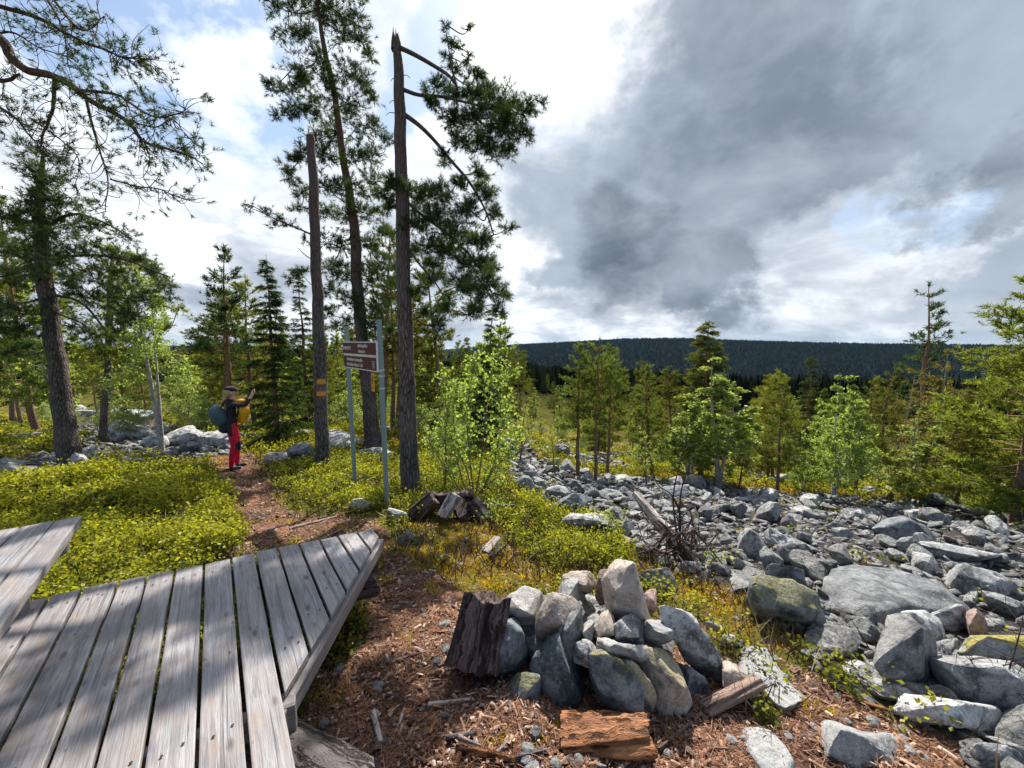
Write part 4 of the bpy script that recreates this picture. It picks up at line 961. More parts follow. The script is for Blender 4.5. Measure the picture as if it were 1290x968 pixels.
# ------------------------------------------------------------------ split wood, logs, sticks on the ground
def p3(px, py, dep): return at_depth(px, py, dep)
o = log('old_log', p3(595, 832, CB+.26), p3(612, 752, CB+.36), .185, .125, M['log_rot'], 11, amp=.42, k=56, seg=40, split=[(0.4, .6), (2.2, .75), (3.6, .7), (5.0, .85)])
tag(o, 'dark rotting log leaning on end against the left side of the cairn', 'log')
o = log('split_log', p3(709, 935, CB-.12), p3(819, 928, CB-.16), .078, .068, M['log_orange'], 12, roll=.4, amp=.34, k=56, seg=40, split=[(1.5, .72), (4.4, .7)])
tag(o, 'orange rotten split log lying in front of the cairn', 'log')
o = log('split_log', p3(888, 893, CB+.04), p3(956, 858, CB+.10), .040, .034, M['log_pale'], 13, amp=.35, k=36, seg=30, split=[(1.2, .6), (3.9, .8)])
o.data.materials[0] = M['stick']; tag(o, 'small brown split log lying across a stone on the right side of the cairn', 'log')
LAND.append((0.55, 1.75, 'the orange split log'))
# the rotten heap by the snapped pine
def gp(px, py): return ground(px, py)
hd = depth_of(gp(560, 662))
heap = [
 ((520,648),(545,625),.10,.12,.10,'log_rot','broad dark rotten chunk at the left end of the rotting wood heap',[(1.2,.4),(3.6,.8)]),
 ((556,650),(572,622),.0,.06,.07,'log_pale','pale split wedge of wood standing in the middle of the rotting heap',[(0.6,.4),(2.4,.6)]),
 ((614,655),(596,630),.02,.08,.065,'log_grey','grey weathered split piece leaning on the right side of the rotting heap',[(1.5,.4)]),
 ((552,628),(596,624),.25,.06,.055,'log_rot','dark log lying across the back of the rotting heap',[(1.5,.7)]),
 ((536,622),(560,630),.28,.05,.045,'log_rot','short brown branch piece lying nearest the snapped pine',[(1.5,.7)]),
 ((600,636),(648,637),.1,.022,.008,'log_grey','thin grey broken branch poking out of the rotting heap',None),
 ((575,652),(590,640),.12,.11,.1,'log_rot','black hollow chunk filling the middle of the rotting heap',[(2,.6)]),
 ((612,700),(628,678),.0,.05,.035,'log_pale','pale splintered wood piece on the moss in front of the heap',[(1.5,.3)]),
 ((618,702),(636,688),-.04,.018,.012,'log_grey','thin grey stick beside the splintered piece on the moss',None),
 ((646,702),(656,712),.0,.018,.015,'stick','short brown stick on the moss below the bilberries',None),
]
for i, (a, b, off, r0, r1, mat, lab, sp) in enumerate(heap):
    dd = hd if i < 7 else depth_of(gp(a[0], a[1]))
    r0, r1 = r0*1.25, r1*1.25
    pa, pb = p3(*a, dd+off), p3(*b, dd+off+(.06 if i < 7 else .12))
    for q in (pa, pb):
        q.z = max(q.z, h1(q.x, q.y)+r1*.55)
    tag(log('wood_chunk' if r0 > .03 else 'stick', pa, pb, r0, r1, M[mat], 40+i, amp=.25, split=sp, k=32), lab, 'wood' if r0 > .03 else 'stick', 'rotting wood pieces')
LAND.append((gp(560, 662).x, gp(560, 662).y, 'the rotting wood heap'))
sticks = [
 ((545,800),(598,795),.008,'log_orange','long thin reddish stick pointing at the leaning old log'),
 ((500,835),(545,822),.007,'stick','straight brown stick on litter midway between platform and cairn'),
 ((484,890),(492,868),.02,'rock','x'),
 ((540,892),(592,884),.010,'log_pale','pale curved splinter on litter short of the orange log'),
 ((512,905),(540,880),.010,'log_orange','orange bark piece lying beside the pale curved splinter'),
 ((540,930),(552,905),.012,'log_orange','narrow orange slat of wood upright in the photograph, below the bark piece'),
 ((575,950),(650,968),.016,'log_orange','long orange rotten slab at the bottom edge'),
 ((562,938),(600,928),.013,'log_grey','grey smooth stick above the long orange slab'),
 ((590,955),(640,948),.010,'log_orange','second orange slab lying just above the long one'),
 ((640,965),(690,948),.011,'log_grey','forked grey stick reaching toward the orange split log'),
 ((706,968),(735,945),.008,'stick','thin brown stick under the near end of the orange split log'),
 ((830,950),(870,915),.009,'stick','thin stick on litter right of the orange split log'),
 ((1060,880),(1120,902),.010,'log_orange','long red-brown splinter on the litter above the two-humped boulder'),
 ((1000,870),(1052,895),.007,'stick','thin splinter on the litter beside the broad whitish slab'),
 ((470,905),(480,940),.014,'log_pale','short pale chunk of wood right of the platform log'),
 ((700,770),(722,790),.007,'stick','short stick among twigs at the back of the cairn'),
 ((560,760),(585,775),.008,'stick','brown twig above the leaning old log'),
 ((455,745),(490,728),.006,'stick','crooked twig on litter past the tip of the platform'),
 ((365,668),(425,652),.014,'stick','root crossing the trail beyond the platform'),
 ((386,690),(440,664),.012,'stick','second root crossing the trail, closer to the platform'),
]
for i, (a, b, r0, mat, lab) in enumerate(sticks):
    if mat == 'rock': continue
    pa, pb = gp(*a), gp(*b); pa.z += r0*.8; pb.z += r0*.8
    m_ = (pa+pb)/2; hz = h1(m_.x, m_.y)+r0
    if (pa.z+pb.z)/2 < hz: pa.z += hz-(pa.z+pb.z)/2; pb.z += hz-(pa.z+pb.z)/2
    tag(log('stick', pa, pb, r0, r0*.7, M[mat], 70+i, amp=.3, k=12, seg=12), lab.replace(' upright in the photograph', ''), 'stick', 'sticks and splinters on the litter')
# many more splinters in the litter, as individuals
proto_s = [log_mesh('splinter', 1.0, .10+.05*i, .06, M[['log_orange', 'stick', 'log_pale'][i % 3]], 90+i, amp=.5, k=8, seg=6) for i in range(5)]
sx, sy, sr = scatter_view(1500, 1.1, 5.5, -32, 52, 1.0); l_, m_, s_ = zones(sx, sy)
items = []
for x_, y_, r_ in zip(sx[l_], sy[l_], sr[l_]):
    if len(items) >= 150: break
    pj = project(np.array([[x_, y_, h1(x_, y_)]]))
    if not (-20 < pj[0][0] < 1310 and pj[1][0] < 985): continue
    j = int(rng.integers(5)); o = bpy.data.objects.new('splinter', proto_s[j]); COL.objects.link(o)
    L = .04+.09*rng.random()**2; o.scale = (L, .07, .045); o.rotation_euler = (rng.random()*6, rng.normal()*.15, rng.random()*6.3); o.location = (x_, y_, h1(x_, y_)+.008)
    items.append(dict(x=x_, y=y_, desc=('long ' if L > .08 else 'short ')+['orange', 'brown', 'pale'][j % 3]+' wood splinter', o=o))
LAND_ALL = list(LAND); LAND[:] = [L for L in LAND if L[2] in ('the cairn', 'the orange split log', 'the rotting wood heap', 'the two-humped boulder', 'the broad whitish slab', 'the pale rock at the signposts')]+[(-0.5, 1.2, 'the platform log')]
place_phrases(items)
for it in items: tag(it['o'], it['label'], 'splinter', 'wood splinters in the litter')
LAND[:] = LAND_ALL

# ------------------------------------------------------------------ signpost
sgn = empty('trail_signpost', (0, 0, 0))
pR = gp(488, 642); pLp = gp(448, 619)
sgn.location = (pR+pLp)/2
tag(sgn, 'brown two-board trail sign with white lettering on two grey poles beside the path', 'sign')
def cyl(name, p, q, r, mat, root, k=20):
    g = Geo(); add_tube(g, [tuple(p), tuple(Vector(p).lerp(Vector(q), .5)), tuple(q)], r, k); o = link(name, g.mesh(name, mat, True))
    for pl in o.data.polygons:
        if len(pl.vertices) == 3: pl.use_smooth = False
    child(o, root); return o
dR, dL = depth_of(pR), depth_of(pLp)
topR = at_depth(477.5, 404, dR+.0); topL = at_depth(437, 412, dL)
topR.y, topR.x = pR.y+.0, pR.x-.02; topL.y, topL.x = pLp.y, pLp.x-.03
for p_, t_ in ((pR, topR), (pLp, topL)):
    po = cyl('pole', (p_.x, p_.y, p_.z-.2), t_, .030, M['pole'], sgn)
    c_ = cyl('cap', (t_.x, t_.y, t_.z), (t_.x, t_.y, t_.z+.018), .033, M['black_cap'], sgn)
# panel frame: right end at the right pole, left end at left pole
def on_pole(p_, t_, py):   # point of the pole at image row py
    lo, hi = 0.0, 1.0
    for _ in range(40):
        m_ = (lo+hi)/2; q = p_.lerp(t_, m_); yy_ = float(project(np.array([q]))[1][0])
        if yy_ > py: lo = m_
        else: hi = m_
    return p_.lerp(t_, (lo+hi)/2)
R1, L1 = on_pole(pR, topR, 429), on_pole(pLp, topL, 432)
ax = (R1-L1); ax.z = 0; ax.normalize()
nrm = Vector((ax.y, -ax.x, 0)); 
if nrm.y > 0: nrm = -nrm
Wd = (R1.xy-L1.xy).length
zt = (R1.z+L1.z)/2
Lc = L1-ax*.045; Lc.z = zt; Wp = Wd+.06
H1_, H2_ = .172, .182
def panel(name, outline, z0, mat, off, thick, parent):
    bm = bmesh.new(); f = [bm.verts.new((x_, 0, z_)) for x_, z_ in outline]; fc = bm.faces.new(f)
    r_ = bmesh.ops.extrude_face_region(bm, geom=[fc]); bmesh.ops.translate(bm, verts=[v for v in r_['geom'] if isinstance(v, bmesh.types.BMVert)], vec=(0, thick, 0))
    bmesh.ops.recalc_face_normals(bm, faces=bm.faces)
    me = bpy.data.meshes.new(name); bm.to_mesh(me); bm.free(); me.materials.append(mat); o = link(name, me); o.location = (0, off, z0); o.parent = parent; return o
def frame_at(name, loc, extra_tag=None):
    o = bpy.data.objects.new(name, None); return o
# local frame: X along ax, Y away from viewer (-nrm), Z up
Ms = Matrix((( ax.x, -nrm.x, 0, 0), (ax.y, -nrm.y, 0, 0), (0, 0, 1, 0), (0, 0, 0, 1))).to_4x4()
def text_mesh(s, size, loc, mat, parent, align='LEFT', bold=0.006, xs=1.0):
    cu = bpy.data.curves.new('lettering', 'FONT'); cu.body = s; cu.size = size; cu.align_x = align; cu.offset = bold*0.1; cu.extrude = 0.0008
    cu.resolution_u = 3
    t = bpy.data.objects.new('tmp_text', cu); COL.objects.link(t)
    dg = bpy.context.evaluated_depsgraph_get(); me = bpy.data.meshes.new_from_object(t.evaluated_get(dg)); bpy.data.objects.remove(t)
    me.materials.clear(); me.materials.append(mat); me.name = 'lettering'
    o = link('lettering', me); o.rotation_euler = (math.pi/2, 0, 0); o.scale = (xs, 1, 1); o.location = loc; o.parent = parent; return o
def board(outline, inner, zoff, texts):
    b = panel('sign_board', outline, 0, M['sign_white'], 0, .02, None)
    b.matrix_world = Matrix.Translation(Lc+nrm*.052+Vector((0, 0, zoff)))@Ms
    child_mw = b.matrix_world.copy(); b.parent = sgn; b.matrix_parent_inverse = Matrix.Translation(-sgn.location); b.matrix_basis = child_mw
    panel('brown_face', inner, 0, M['sign_brown'], -.003, .0028, b)
    for s, sz, x_, z_, xs in texts: text_mesh(s, sz, (x_, -.0042, z_), M['sign_white'], b, xs=xs)
    return b
e = .013
W_ = Wp
b1 = board([(0, -H1_), (W_, -H1_), (W_, 0), (0, 0)], [(e, -H1_+e), (W_-e, -H1_+e), (W_-e, -e), (e, -e)], 0,
      [('SEITSENPERTTI', .062, .03, -.108, .80), ('näköalapaikka', .062, .50*W_, -.070, 1.0), ('viewpoint', .062, .51*W_, -.140, 1.0)])
b2 = board([(.05, -H2_), (W_, -H2_), (W_, 0), (.05, 0), (.004, -H2_/2)], [(.05+e*.8, -H2_+e), (W_-e, -H2_+e), (W_-e, -e), (.05+e*.8, -e), (.004+e*1.3, -H2_/2)], -H1_-.004,
      [('Karhunkuru luontopolku', .064, .14*W_, -.078, .95), ('Karhunkuru Nature Trail', .064, .14*W_, -.146, .93)])
pic = panel('pictogram_frame', [(.885*W_, -.14), (.945*W_, -.14), (.945*W_, -.055), (.885*W_, -.055)], 0, M['sign_white'], -.0045, .0015, b2)
panel('pictogram_ground', [(.89*W_, -.135), (.94*W_, -.135), (.94*W_, -.06), (.89*W_, -.06)], 0, M['sign_brown'], -.0055, .001, b2)
panel('hiker_symbol', [(.909*W_, -.13), (.915*W_, -.105), (.907*W_, -.09), (.917*W_, -.068), (.926*W_, -.09), (.920*W_, -.105), (.926*W_, -.13), (.918*W_, -.115)], 0, M['sign_white'], -.0065, .001, b2)
# yellow marker plate hanging at the right pole
mk = panel('marker_plate', [(-.045, -.22), (.045, -.22), (.045, 0), (-.045, 0)], 0, M['marker_yellow'], 0, .004, None)
mp = on_pole(pR, topR, 470.5)-ax*.085+nrm*.075
mk.matrix_world = Matrix.Translation(mp)@Ms; mw = mk.matrix_world.copy(); mk.parent = sgn; mk.matrix_parent_inverse = Matrix.Translation(-sgn.location); mk.matrix_basis = mw
panel('arrow_symbol', [(-.012, -.12), (.0, -.135), (.012, -.12), (.012, -.07), (.02, -.05), (.008, -.045), (0, -.025), (-.01, -.05), (-.018, -.06)], 0, M['marker_black'], -.002, .0015, mk)
for zz_ in (-.165, -.185): panel('marker_line', [(-.025, zz_-.004), (.025, zz_-.004), (.025, zz_+.004), (-.025, zz_+.004)], 0, M['marker_black'], -.002, .0015, mk)
for yrow in (467, 474, 489.5):
    q = on_pole(pR, topR, yrow)
    c_ = cyl('clamp', q-Vector((0, 0, .012)), q+Vector((0, 0, .012)), .038, M['clamp'], sgn)
    g = Geo(); add_tube(g, [tuple(q+ax*.03), tuple(q+ax*.06), tuple(q+ax*.09)], .009, 8); a_ = link('clamp_bolt', g.mesh('clamp_bolt', M['clamp'])); a_.parent = c_; a_.matrix_parent_inverse = Matrix.Translation(-sgn.location)
LAND.append((sgn.location.x, sgn.location.y, 'the signposts'))

# ------------------------------------------------------------------ the hiker
fm, n = new_mat('red_trouser_cloth'); c = n.coord('Object'); nz = n.noise(c, 9, 4); finish(n, pbsdf(n, n.mix(nz, (0.50, 0.008, 0.03), (0.72, 0.02, 0.06)), .8, n.bump(nz, .5, .02))); M['red'] = fm
M['black_cloth'] = plain('black_jacket_cloth', (0.018, 0.018, 0.022), .8, bumpscale=14)
M['skin'] = plain('skin', (0.55, 0.34, 0.26), .55, vary=.05)
M['hair'] = plain('sandy_hair', (0.42, 0.27, 0.14), .6, bumpscale=60)
M['teal_bag'] = plain('grey_blue_bag_cloth', (0.06, 0.105, 0.115), .7, bumpscale=12)
M['yellow_bag'] = plain('orange_yellow_bag_cloth', (0.80, 0.36, 0.01), .6, bumpscale=10)
M['shoe'] = plain('dark_shoe', (0.03, 0.03, 0.035), .6); M['sole'] = plain('pale_shoe_sole', (0.6, 0.6, 0.6), .6)
M['phone'] = plain('black_phone', (0.02, 0.02, 0.02), .2)
def skin_body(name, V, E, Rd, root=0, sub=2):
    me = bpy.data.meshes.new(name); me.from_pydata(V, E, []); o = bpy.data.objects.new(name, me); COL.objects.link(o)
    sk = o.modifiers.new('skin', 'SKIN'); sk.use_smooth_shade = True
    lay = me.skin_vertices[0] if me.skin_vertices else None
    for i, rr_ in enumerate(Rd):
        d_ = me.skin_vertices[0].data[i]; d_.radius = rr_ if isinstance(rr_, tuple) else (rr_, rr_); d_.use_root = (i == root)
    ss = o.modifiers.new('sub', 'SUBSURF'); ss.levels = sub; ss.render_levels = sub
    dg = bpy.context.evaluated_depsgraph_get(); out = bpy.data.meshes.new_from_object(o.evaluated_get(dg)); bpy.data.objects.remove(o); out.name = name; return out
hp_ = gp(297, 591)
hik = empty('person', hp_, math.radians(30)); tag(hik, 'person in red trousers and black jacket standing on the trail holding up a phone', 'person')
V, E, Rr = [], [], []
def nv(p, r_, par=None):
    V.append(p); Rr.append(r_)
    if par is not None: E.append((par, len(V)-1))
    return len(V)-1
pel = nv((-.02, 0, .93), (.125, .105)); wai = nv((-.01, 0, 1.07), (.115, .095), pel); che = nv((.0, 0, 1.24), (.135, .10), wai); cht = nv((.0, 0, 1.36), (.12, .085), che); nek = nv((.015, 0, 1.45), .05, cht); hdb = nv((.03, 0, 1.51), .055, nek)
hd1 = nv((.035, 0, 1.585), (.078, .088), hdb); hd2 = nv((.03, 0, 1.64), (.066, .076), hd1)
hand_tips = []
for sd in (1, -1):
    sh = nv((.01, sd*.17, 1.365), .058, cht); el = nv((.27, sd*.20, 1.335), .042, sh); wr = nv((.37, sd*.10, 1.52), .027, el); pm = nv((.385, sd*.075, 1.57), (.02, .035), wr)
    for fi in range(4):
        a0 = nv((.40+.004*fi, sd*(.065-.004*fi), 1.585+.018*(fi-1)), .0095, pm); a1 = nv((.425, sd*(.045-.004*fi), 1.592+.019*(fi-1)), .009, a0); nv((.420, sd*(.022-.003*fi), 1.595+.019*(fi-1)), .008, a1)
    t0 = nv((.385, sd*.055, 1.605), .0105, pm); nv((.395, sd*.035, 1.625), .009, t0)
for sd in (1, -1):
    hpv = nv((-.01, sd*.095, .86), .098, pel); kn = nv((.035+.02*sd, sd*.105, .49), .068, hpv); ca = nv((.0+.03*sd, sd*.105, .33), .062, kn); an = nv((-.02+.04*sd, sd*.105, .10), .048, ca)
    he = nv((-.02+.04*sd, sd*.105, .045), .042, an); nv((.15+.04*sd, sd*.115, .035), (.045, .030), he)
bme = skin_body('body', [tuple(v) for v in V], E, Rr)
for m_ in ('black_cloth', 'red', 'skin', 'shoe', 'sole'): bme.materials.append(M[m_])
for p in bme.polygons:
    c_ = p.center
    mi = 0
    if c_.z < .98: mi = 1
    if c_.z < 1.0 and c_.z > .70 and c_.x < .0: mi = 0 if c_.z > .74 else 1
    if .36 < c_.z < .56 and c_.x > .045: mi = 0
    if c_.z < .085: mi = 3
    if c_.z < .022: mi = 4
    if c_.z > 1.46: mi = 2
    if c_.x > .35 and c_.z > 1.50: mi = 2
    p.material_index = mi
body = link('body', bme, hik)
def ellip(name, c, s, mat, parent, seed=0, amp=.0, cut=None, rot=(0, 0, 0), sub=3):
    bm = bmesh.new(); bmesh.ops.create_icosphere(bm, subdivisions=sub, radius=1)
    P = np.array([v.co for v in bm.verts]); d = fbm(P*1.6+seed, 3)*amp
    for v, q in zip(bm.verts, d):
        v.co = v.co*(1+q); v.co = Vector((v.co.x*s[0], v.co.y*s[1], v.co.z*s[2]))
    if cut: bmesh.ops.delete(bm, geom=[v for v in bm.verts if cut(v.co)], context='VERTS')
    me = bpy.data.meshes.new(name); bm.to_mesh(me); bm.free(); me.materials.append(mat)
    for p in me.polygons: p.use_smooth = True
    o = link(name, me, parent); o.location = c; o.rotation_euler = rot; return o
ellip('hair', (-.02, 0, 1.60), (.095, .10, .115), M['hair'], hik, 2, .12, rot=(0, .1, 0))
ellip('ponytail', (-.085, 0, 1.46), (.05, .07, .13), M['hair'], hik, 3, .2)
ellip('cap', (.01, 0, 1.665), (.115, .10, .062), M['black_cloth'], hik, 4, .05)
ellip('cap_brim', (.11, 0, 1.655), (.075, .07, .012), M['black_cloth'], hik, 4, .03)
ellip('nose', (.118, 0, 1.59), (.018, .013, .02), M['skin'], hik)
for sd in (1, -1):
    ellip('eye', (.098, sd*.03, 1.61), (.012, .014, .009), M['black_cap'], hik); ellip('ear', (.03, sd*.092, 1.59), (.022, .010, .032), M['skin'], hik)
ellip('mouth', (.108, 0, 1.555), (.012, .024, .006), M['red'], hik)
# what the hiker carries: each a thing of its own
bp = empty('backpack', hp_, math.radians(30)); tag(bp, 'rounded grey-blue backpack with black padded base worn low on the back of the hiker', 'backpack')
b_ = ellip('bag_body', (-.215, 0, 1.13), (.155, .17, .235), M['teal_bag'], bp, 5, .12, rot=(0, -.35, 0))
ellip('hip_pouch', (-.12, 0, .87), (.12, .16, .105), M['black_cloth'], bp, 6, .12)
g = Geo()
for sd in (1, -1): add_tube(g, smooth_line([(-.15, sd*.10, 1.32), (-.06, sd*.12, 1.46), (.06, sd*.12, 1.42), (.13, sd*.12, 1.25), (.06, sd*.15, 1.05), (-.1, sd*.14, .98)], 5), .016, 8)
link('strap', g.mesh('strap', M['black_cloth'], True), bp)
yb = empty('dry_bag', hp_, math.radians(30)); tag(yb, 'orange-yellow bag with creased sides worn on the chest of the hiker', 'bag')
ellip('bag_body', (.20, 0, 1.17), (.105, .15, .225), M['yellow_bag'], yb, 7, .45, rot=(0, .22, 0))
ellip('roll_top', (.16, 0, 1.415), (.10, .13, .045), M['yellow_bag'], yb, 8, .2)
ph = empty('phone', hp_, math.radians(30)); tag(ph, 'small black phone held up at face height in both hands', 'phone')
me = box_mesh('phone_body', -.012, 0, -.075, .075, 0, .075, M['phone'], .003, 1, 0, 0, 0, 1); me.transform(Matrix.Translation((.415, 0, 1.565))); link('phone_body', me, ph)
ellip('camera_lens', (.417, .05, 1.62), (.004, .008, .008), M['clamp'], ph)
LAND.append((hp_.x, hp_.y, 'the hiker'))
# ------------------------------------------------------------------ trees
class Tree:
    def __init__(s, name, bark, leaf, label, cat, group=None, loc=(0, 0, 0)):
        s.wood, s.fol, s.args = Geo(), Geo(), (name, bark, leaf, label, cat, group, loc); s.paths = []; s.extra = []
    def limb(s, pts, r0, r1, k=6, seg=4, wob=0.0):
        P = smooth_line(pts, seg)
        if wob: P = P+np.cumsum(rng.normal(size=P.shape)*wob, 0)*np.linspace(0, 1, len(P))[:, None]
        add_tube(s.wood, P, np.linspace(r0, r1, len(P)), k, cap=k > 4); s.paths.append((P, r0, r1)); return P
    def nearest(s, c, thick=0.0, below=True):
        best, bp_ = 1e9, None
        for P, r0, r1 in s.paths:
            if r0 < thick: continue
            d = np.linalg.norm(P-c, axis=1)+np.where(P[:, 2] > c[2]+.1, 0.35*(P[:, 2]-c[2]), 0)*below; k = int(np.argmin(d))
            if d[k] < best: best, bp_ = d[k], P[k]
        return bp_
    def finish(s):
        name, bark, leaf, label, cat, group, loc = s.args
        root = empty(name, loc); tag(root, label, cat, group)
        w_ = link('trunk', s.wood.mesh('trunk', bark, True)); child(w_, root)
        if s.fol.n: f_ = link('crown', s.fol.mesh('crown', leaf)); child(f_, root)
        for o in s.extra: child(o, root)
        return root
def px_path(pts, d): # list of (px, py[, depth offset])
    return [np.array(at_depth(p[0], p[1], d+(p[2] if len(p) > 2 else 0))) for p in pts]
def hero_trunk(T, pts, d, widths, k=14, flare=True):
    P = px_path(pts, d); base = ground(pts[0][0], pts[0][1]); 
    Rr = np.array(widths)/2/FPX*d*.86; n_ = len(P)
    PP = smooth_line(P, 6); RR = np.interp(np.linspace(0, n_-1, len(PP)), np.arange(n_), Rr)
    PP = PP+fbm(PP*1.3, 2)[:, None]*np.array([.03, .03, 0])
    if flare:
        b = PP[0].copy(); b[2] -= .18; PP = np.vstack([b, PP]); RR = np.concatenate([[RR[0]*1.45], RR]); RR[1] *= 1.18
    V, F = tube(PP, RR, k); 
    nz = fbm(V*np.array([9, 9, 2.5]), 3)*0.10
    ctr = np.repeat(PP, k, 0); V = ctr+(V-ctr)*(1+nz)[:, None]
    T.wood.add(V, F)
    T.paths.append((PP, RR[0], RR[-1])); return PP, RR
def pine_clump(T, c, rad, n, L, attach=None, K=14, wid=0.035, flat=0.75, sub=None):
    c = np.array(c); a = T.nearest(c) if attach is None else np.array(attach)
    if np.linalg.norm(a-c) > 1.9: a = a+(c-a)*0.0
    mid = (a+c)/2+np.array([0, 0, -.12*np.linalg.norm(c-a)])+rng.normal(size=3)*.06
    T.limb([a, mid, c], max(.008, .012*np.linalg.norm(c-a)+.006), .006, 5)
    nb = sub or max(4, int(n/9)); 
    for b in range(nb):
        e_ = c+unit(rng.normal(size=3))*rad*np.array([1, 1, flat])*(0.55+0.5*rng.random())
        m2 = (c+e_)/2+rng.normal(size=3)*rad*.12
        P = smooth_line([c+(a-c)*.15*rng.random(), m2, e_], 4); add_tube(T.wood, P, np.linspace(.006, .002, len(P)), 3, cap=False)
        q = max(3, int(n/nb)); t = 0.25+0.8*rng.random(q)**.8
        idx = np.clip(t*(len(P)-1), 0, len(P)-1.001); i_ = idx.astype(int); ff = (idx-i_)[:, None]
        pos = P[i_]*(1-ff)+P[i_+1]*ff; dr = unit(P[-1]-P[0])
        off = rng.normal(size=(q, 3))*rad*.17*np.array([1, 1, .8]); 
        dirs = unit(dr*0.6+unit(off)*.9+np.array([0, 0, .35]))
        needles(T.fol, pos+off, dirs, L*(.75+.5*rng.random(q)), K, wid, 0.8, 0, 0.8)
def clumps(T, lst, d, L, dens=0.030, jit=1.0, **kw):
    kw['K'] = int(kw.get('K', 14)*1.35); kw['wid'] = kw.get('wid', .035)*.78
    for q in lst:
        r = q[2]; off = q[3] if len(q) > 3 else rng.normal()*r/FPX*d*0.8*jit
        c = at_depth(q[0], q[1], d+off); rad = r/FPX*d
        pine_clump(T, c, rad, int(dens*math.pi*r*r), L, **kw)

PG = 'tall pines beside the trail'
# the tall pine with the snapped top
gA = ground(517, 622); dA = depth_of(gA)
T = Tree('pine_tree', [M['bark_dead']], [M['needle']], 'tall dark pine with a snapped jagged top and live branches only on one side', 'tree', PG, gA)
PPA, _ = hero_trunk(T, [(517,624),(515,560),(512,480),(510,400),(508,300),(506,210),(503,130),(501,80),(499,50)], dA, [30,26,23,21,20,18,16,14,9], 18)
tip = PPA[-1]
for q in range(7):
    a_ = q*.9; s0 = tip+np.array([math.cos(a_)*.05, math.sin(a_)*.05, -.15]); add_tube(T.wood, [s0, s0+np.array([0, 0, .1]), tip+np.array([math.cos(a_)*.03, math.sin(a_)*.03, .04+.13*rng.random()])], [.03, .022, .003], 5)
T.limb(px_path([(503,60),(524,70,-.05),(548,84,-.1),(566,96,-.1),(575,108,-.1)], dA), .034, .018, 7)
T.limb(px_path([(575,108,-.1),(570,88,-.1),(566,66,-.1),(562,40,-.1)], dA), .016, .006, 5)
T.limb(px_path([(506,142),(528,158),(548,178),(566,200),(590,228),(610,262),(622,296)], dA), .036, .010, 7)
T.limb(px_path([(505,112),(528,120),(556,122),(590,130),(630,140)], dA), .03, .010, 7)
T.limb(px_path([(508,250),(530,270),(560,292),(590,320),(612,352),(625,385)], dA), .028, .008, 6)
T.limb(px_path([(508,300),(526,330),(548,356),(565,385)], dA), .022, .008, 6)
T.limb(px_path([(505,225),(492,232),(480,250)], dA), .016, .006, 5)
for (x_, y_, l_) in [(500,100,-8),(500,128,-10),(498,143,-12),(505,96,12),(509,500,14),(509,470,-16),(513,430,10)]:
    T.limb(px_path([(x_, y_), (x_+l_*.6, y_-1), (x_+l_, y_+3)], dA), .008, .003, 4)
cl = [(563,32,7),(590,38,7),(568,52,9),(578,60,8),(562,70,8),(590,75,9),(575,85,12),(600,95,14),(548,110,16),(575,120,20),(605,120,26),(635,130,26),(662,140,20),(682,130,8),(600,150,28),(632,160,26),(655,168,16),(570,150,20),(545,130,14),(615,185,22),(640,190,14),(585,175,18),(560,200,12),
      (600,215,16),(575,232,16),(612,240,18),(590,262,20),(625,268,14),(640,288,10),(555,245,22),(530,250,22),(512,240,20),(545,275,24),(520,285,20),(575,290,24),(605,300,22),(560,318,24),(595,330,26),(620,335,16),(540,310,18),(610,360,24),(635,372,12),(580,360,24),(548,350,18),(600,388,20),(628,392,12),(565,385,18),(540,330,14),(493,226,16),(480,245,14),(490,262,14),(534,395,14),(552,410,12),(525,370,12),(515,318,14)]
clumps(T, cl, dA, .090, .098, K=18, wid=.042)
PINE_A = T.finish(); LAND.append((gA.x, gA.y, 'the snapped pine'))

# the bare blazed trunk
gB = ground(407, 592); dB = depth_of(gB)
T = Tree('pine_tree', [M['bark_dead']], [M['needle']], 'bare pine trunk broken off blunt at the top with two orange paint blazes', 'tree', PG, gB)
PPB, RRB = hero_trunk(T, [(408,594),(406,540),(404,480),(401,420),(399,350),(396,280),(394,220),(392,172)], dB, [22,19,18,17,15,14,13,11], 18)
for q in range(6):
    a_ = q*1.05; s0 = PPB[-1]+np.array([math.cos(a_)*.05, math.sin(a_)*.05, -.12]); add_tube(T.wood, [s0, s0+np.array([0, 0, .1]), PPB[-1]+np.array([math.cos(a_)*.04, math.sin(a_)*.04, .03+.06*rng.random()])], [.035, .03, .004], 5)
T.limb(px_path([(397,298),(380,290,-.1),(355,280,-.2),(330,268,-.3),(312,261,-.3)], dB), .02, .005, 6)
T.limb(px_path([(398,330),(385,322),(375,312)], dB), .012, .005, 6)
clumps(T, [(318,262,9),(335,268,11),(352,276,12),(368,284,10),(345,285,8),(378,340,10),(372,352,8),(385,300,8)], dB, .09, .07, K=16, wid=.045)
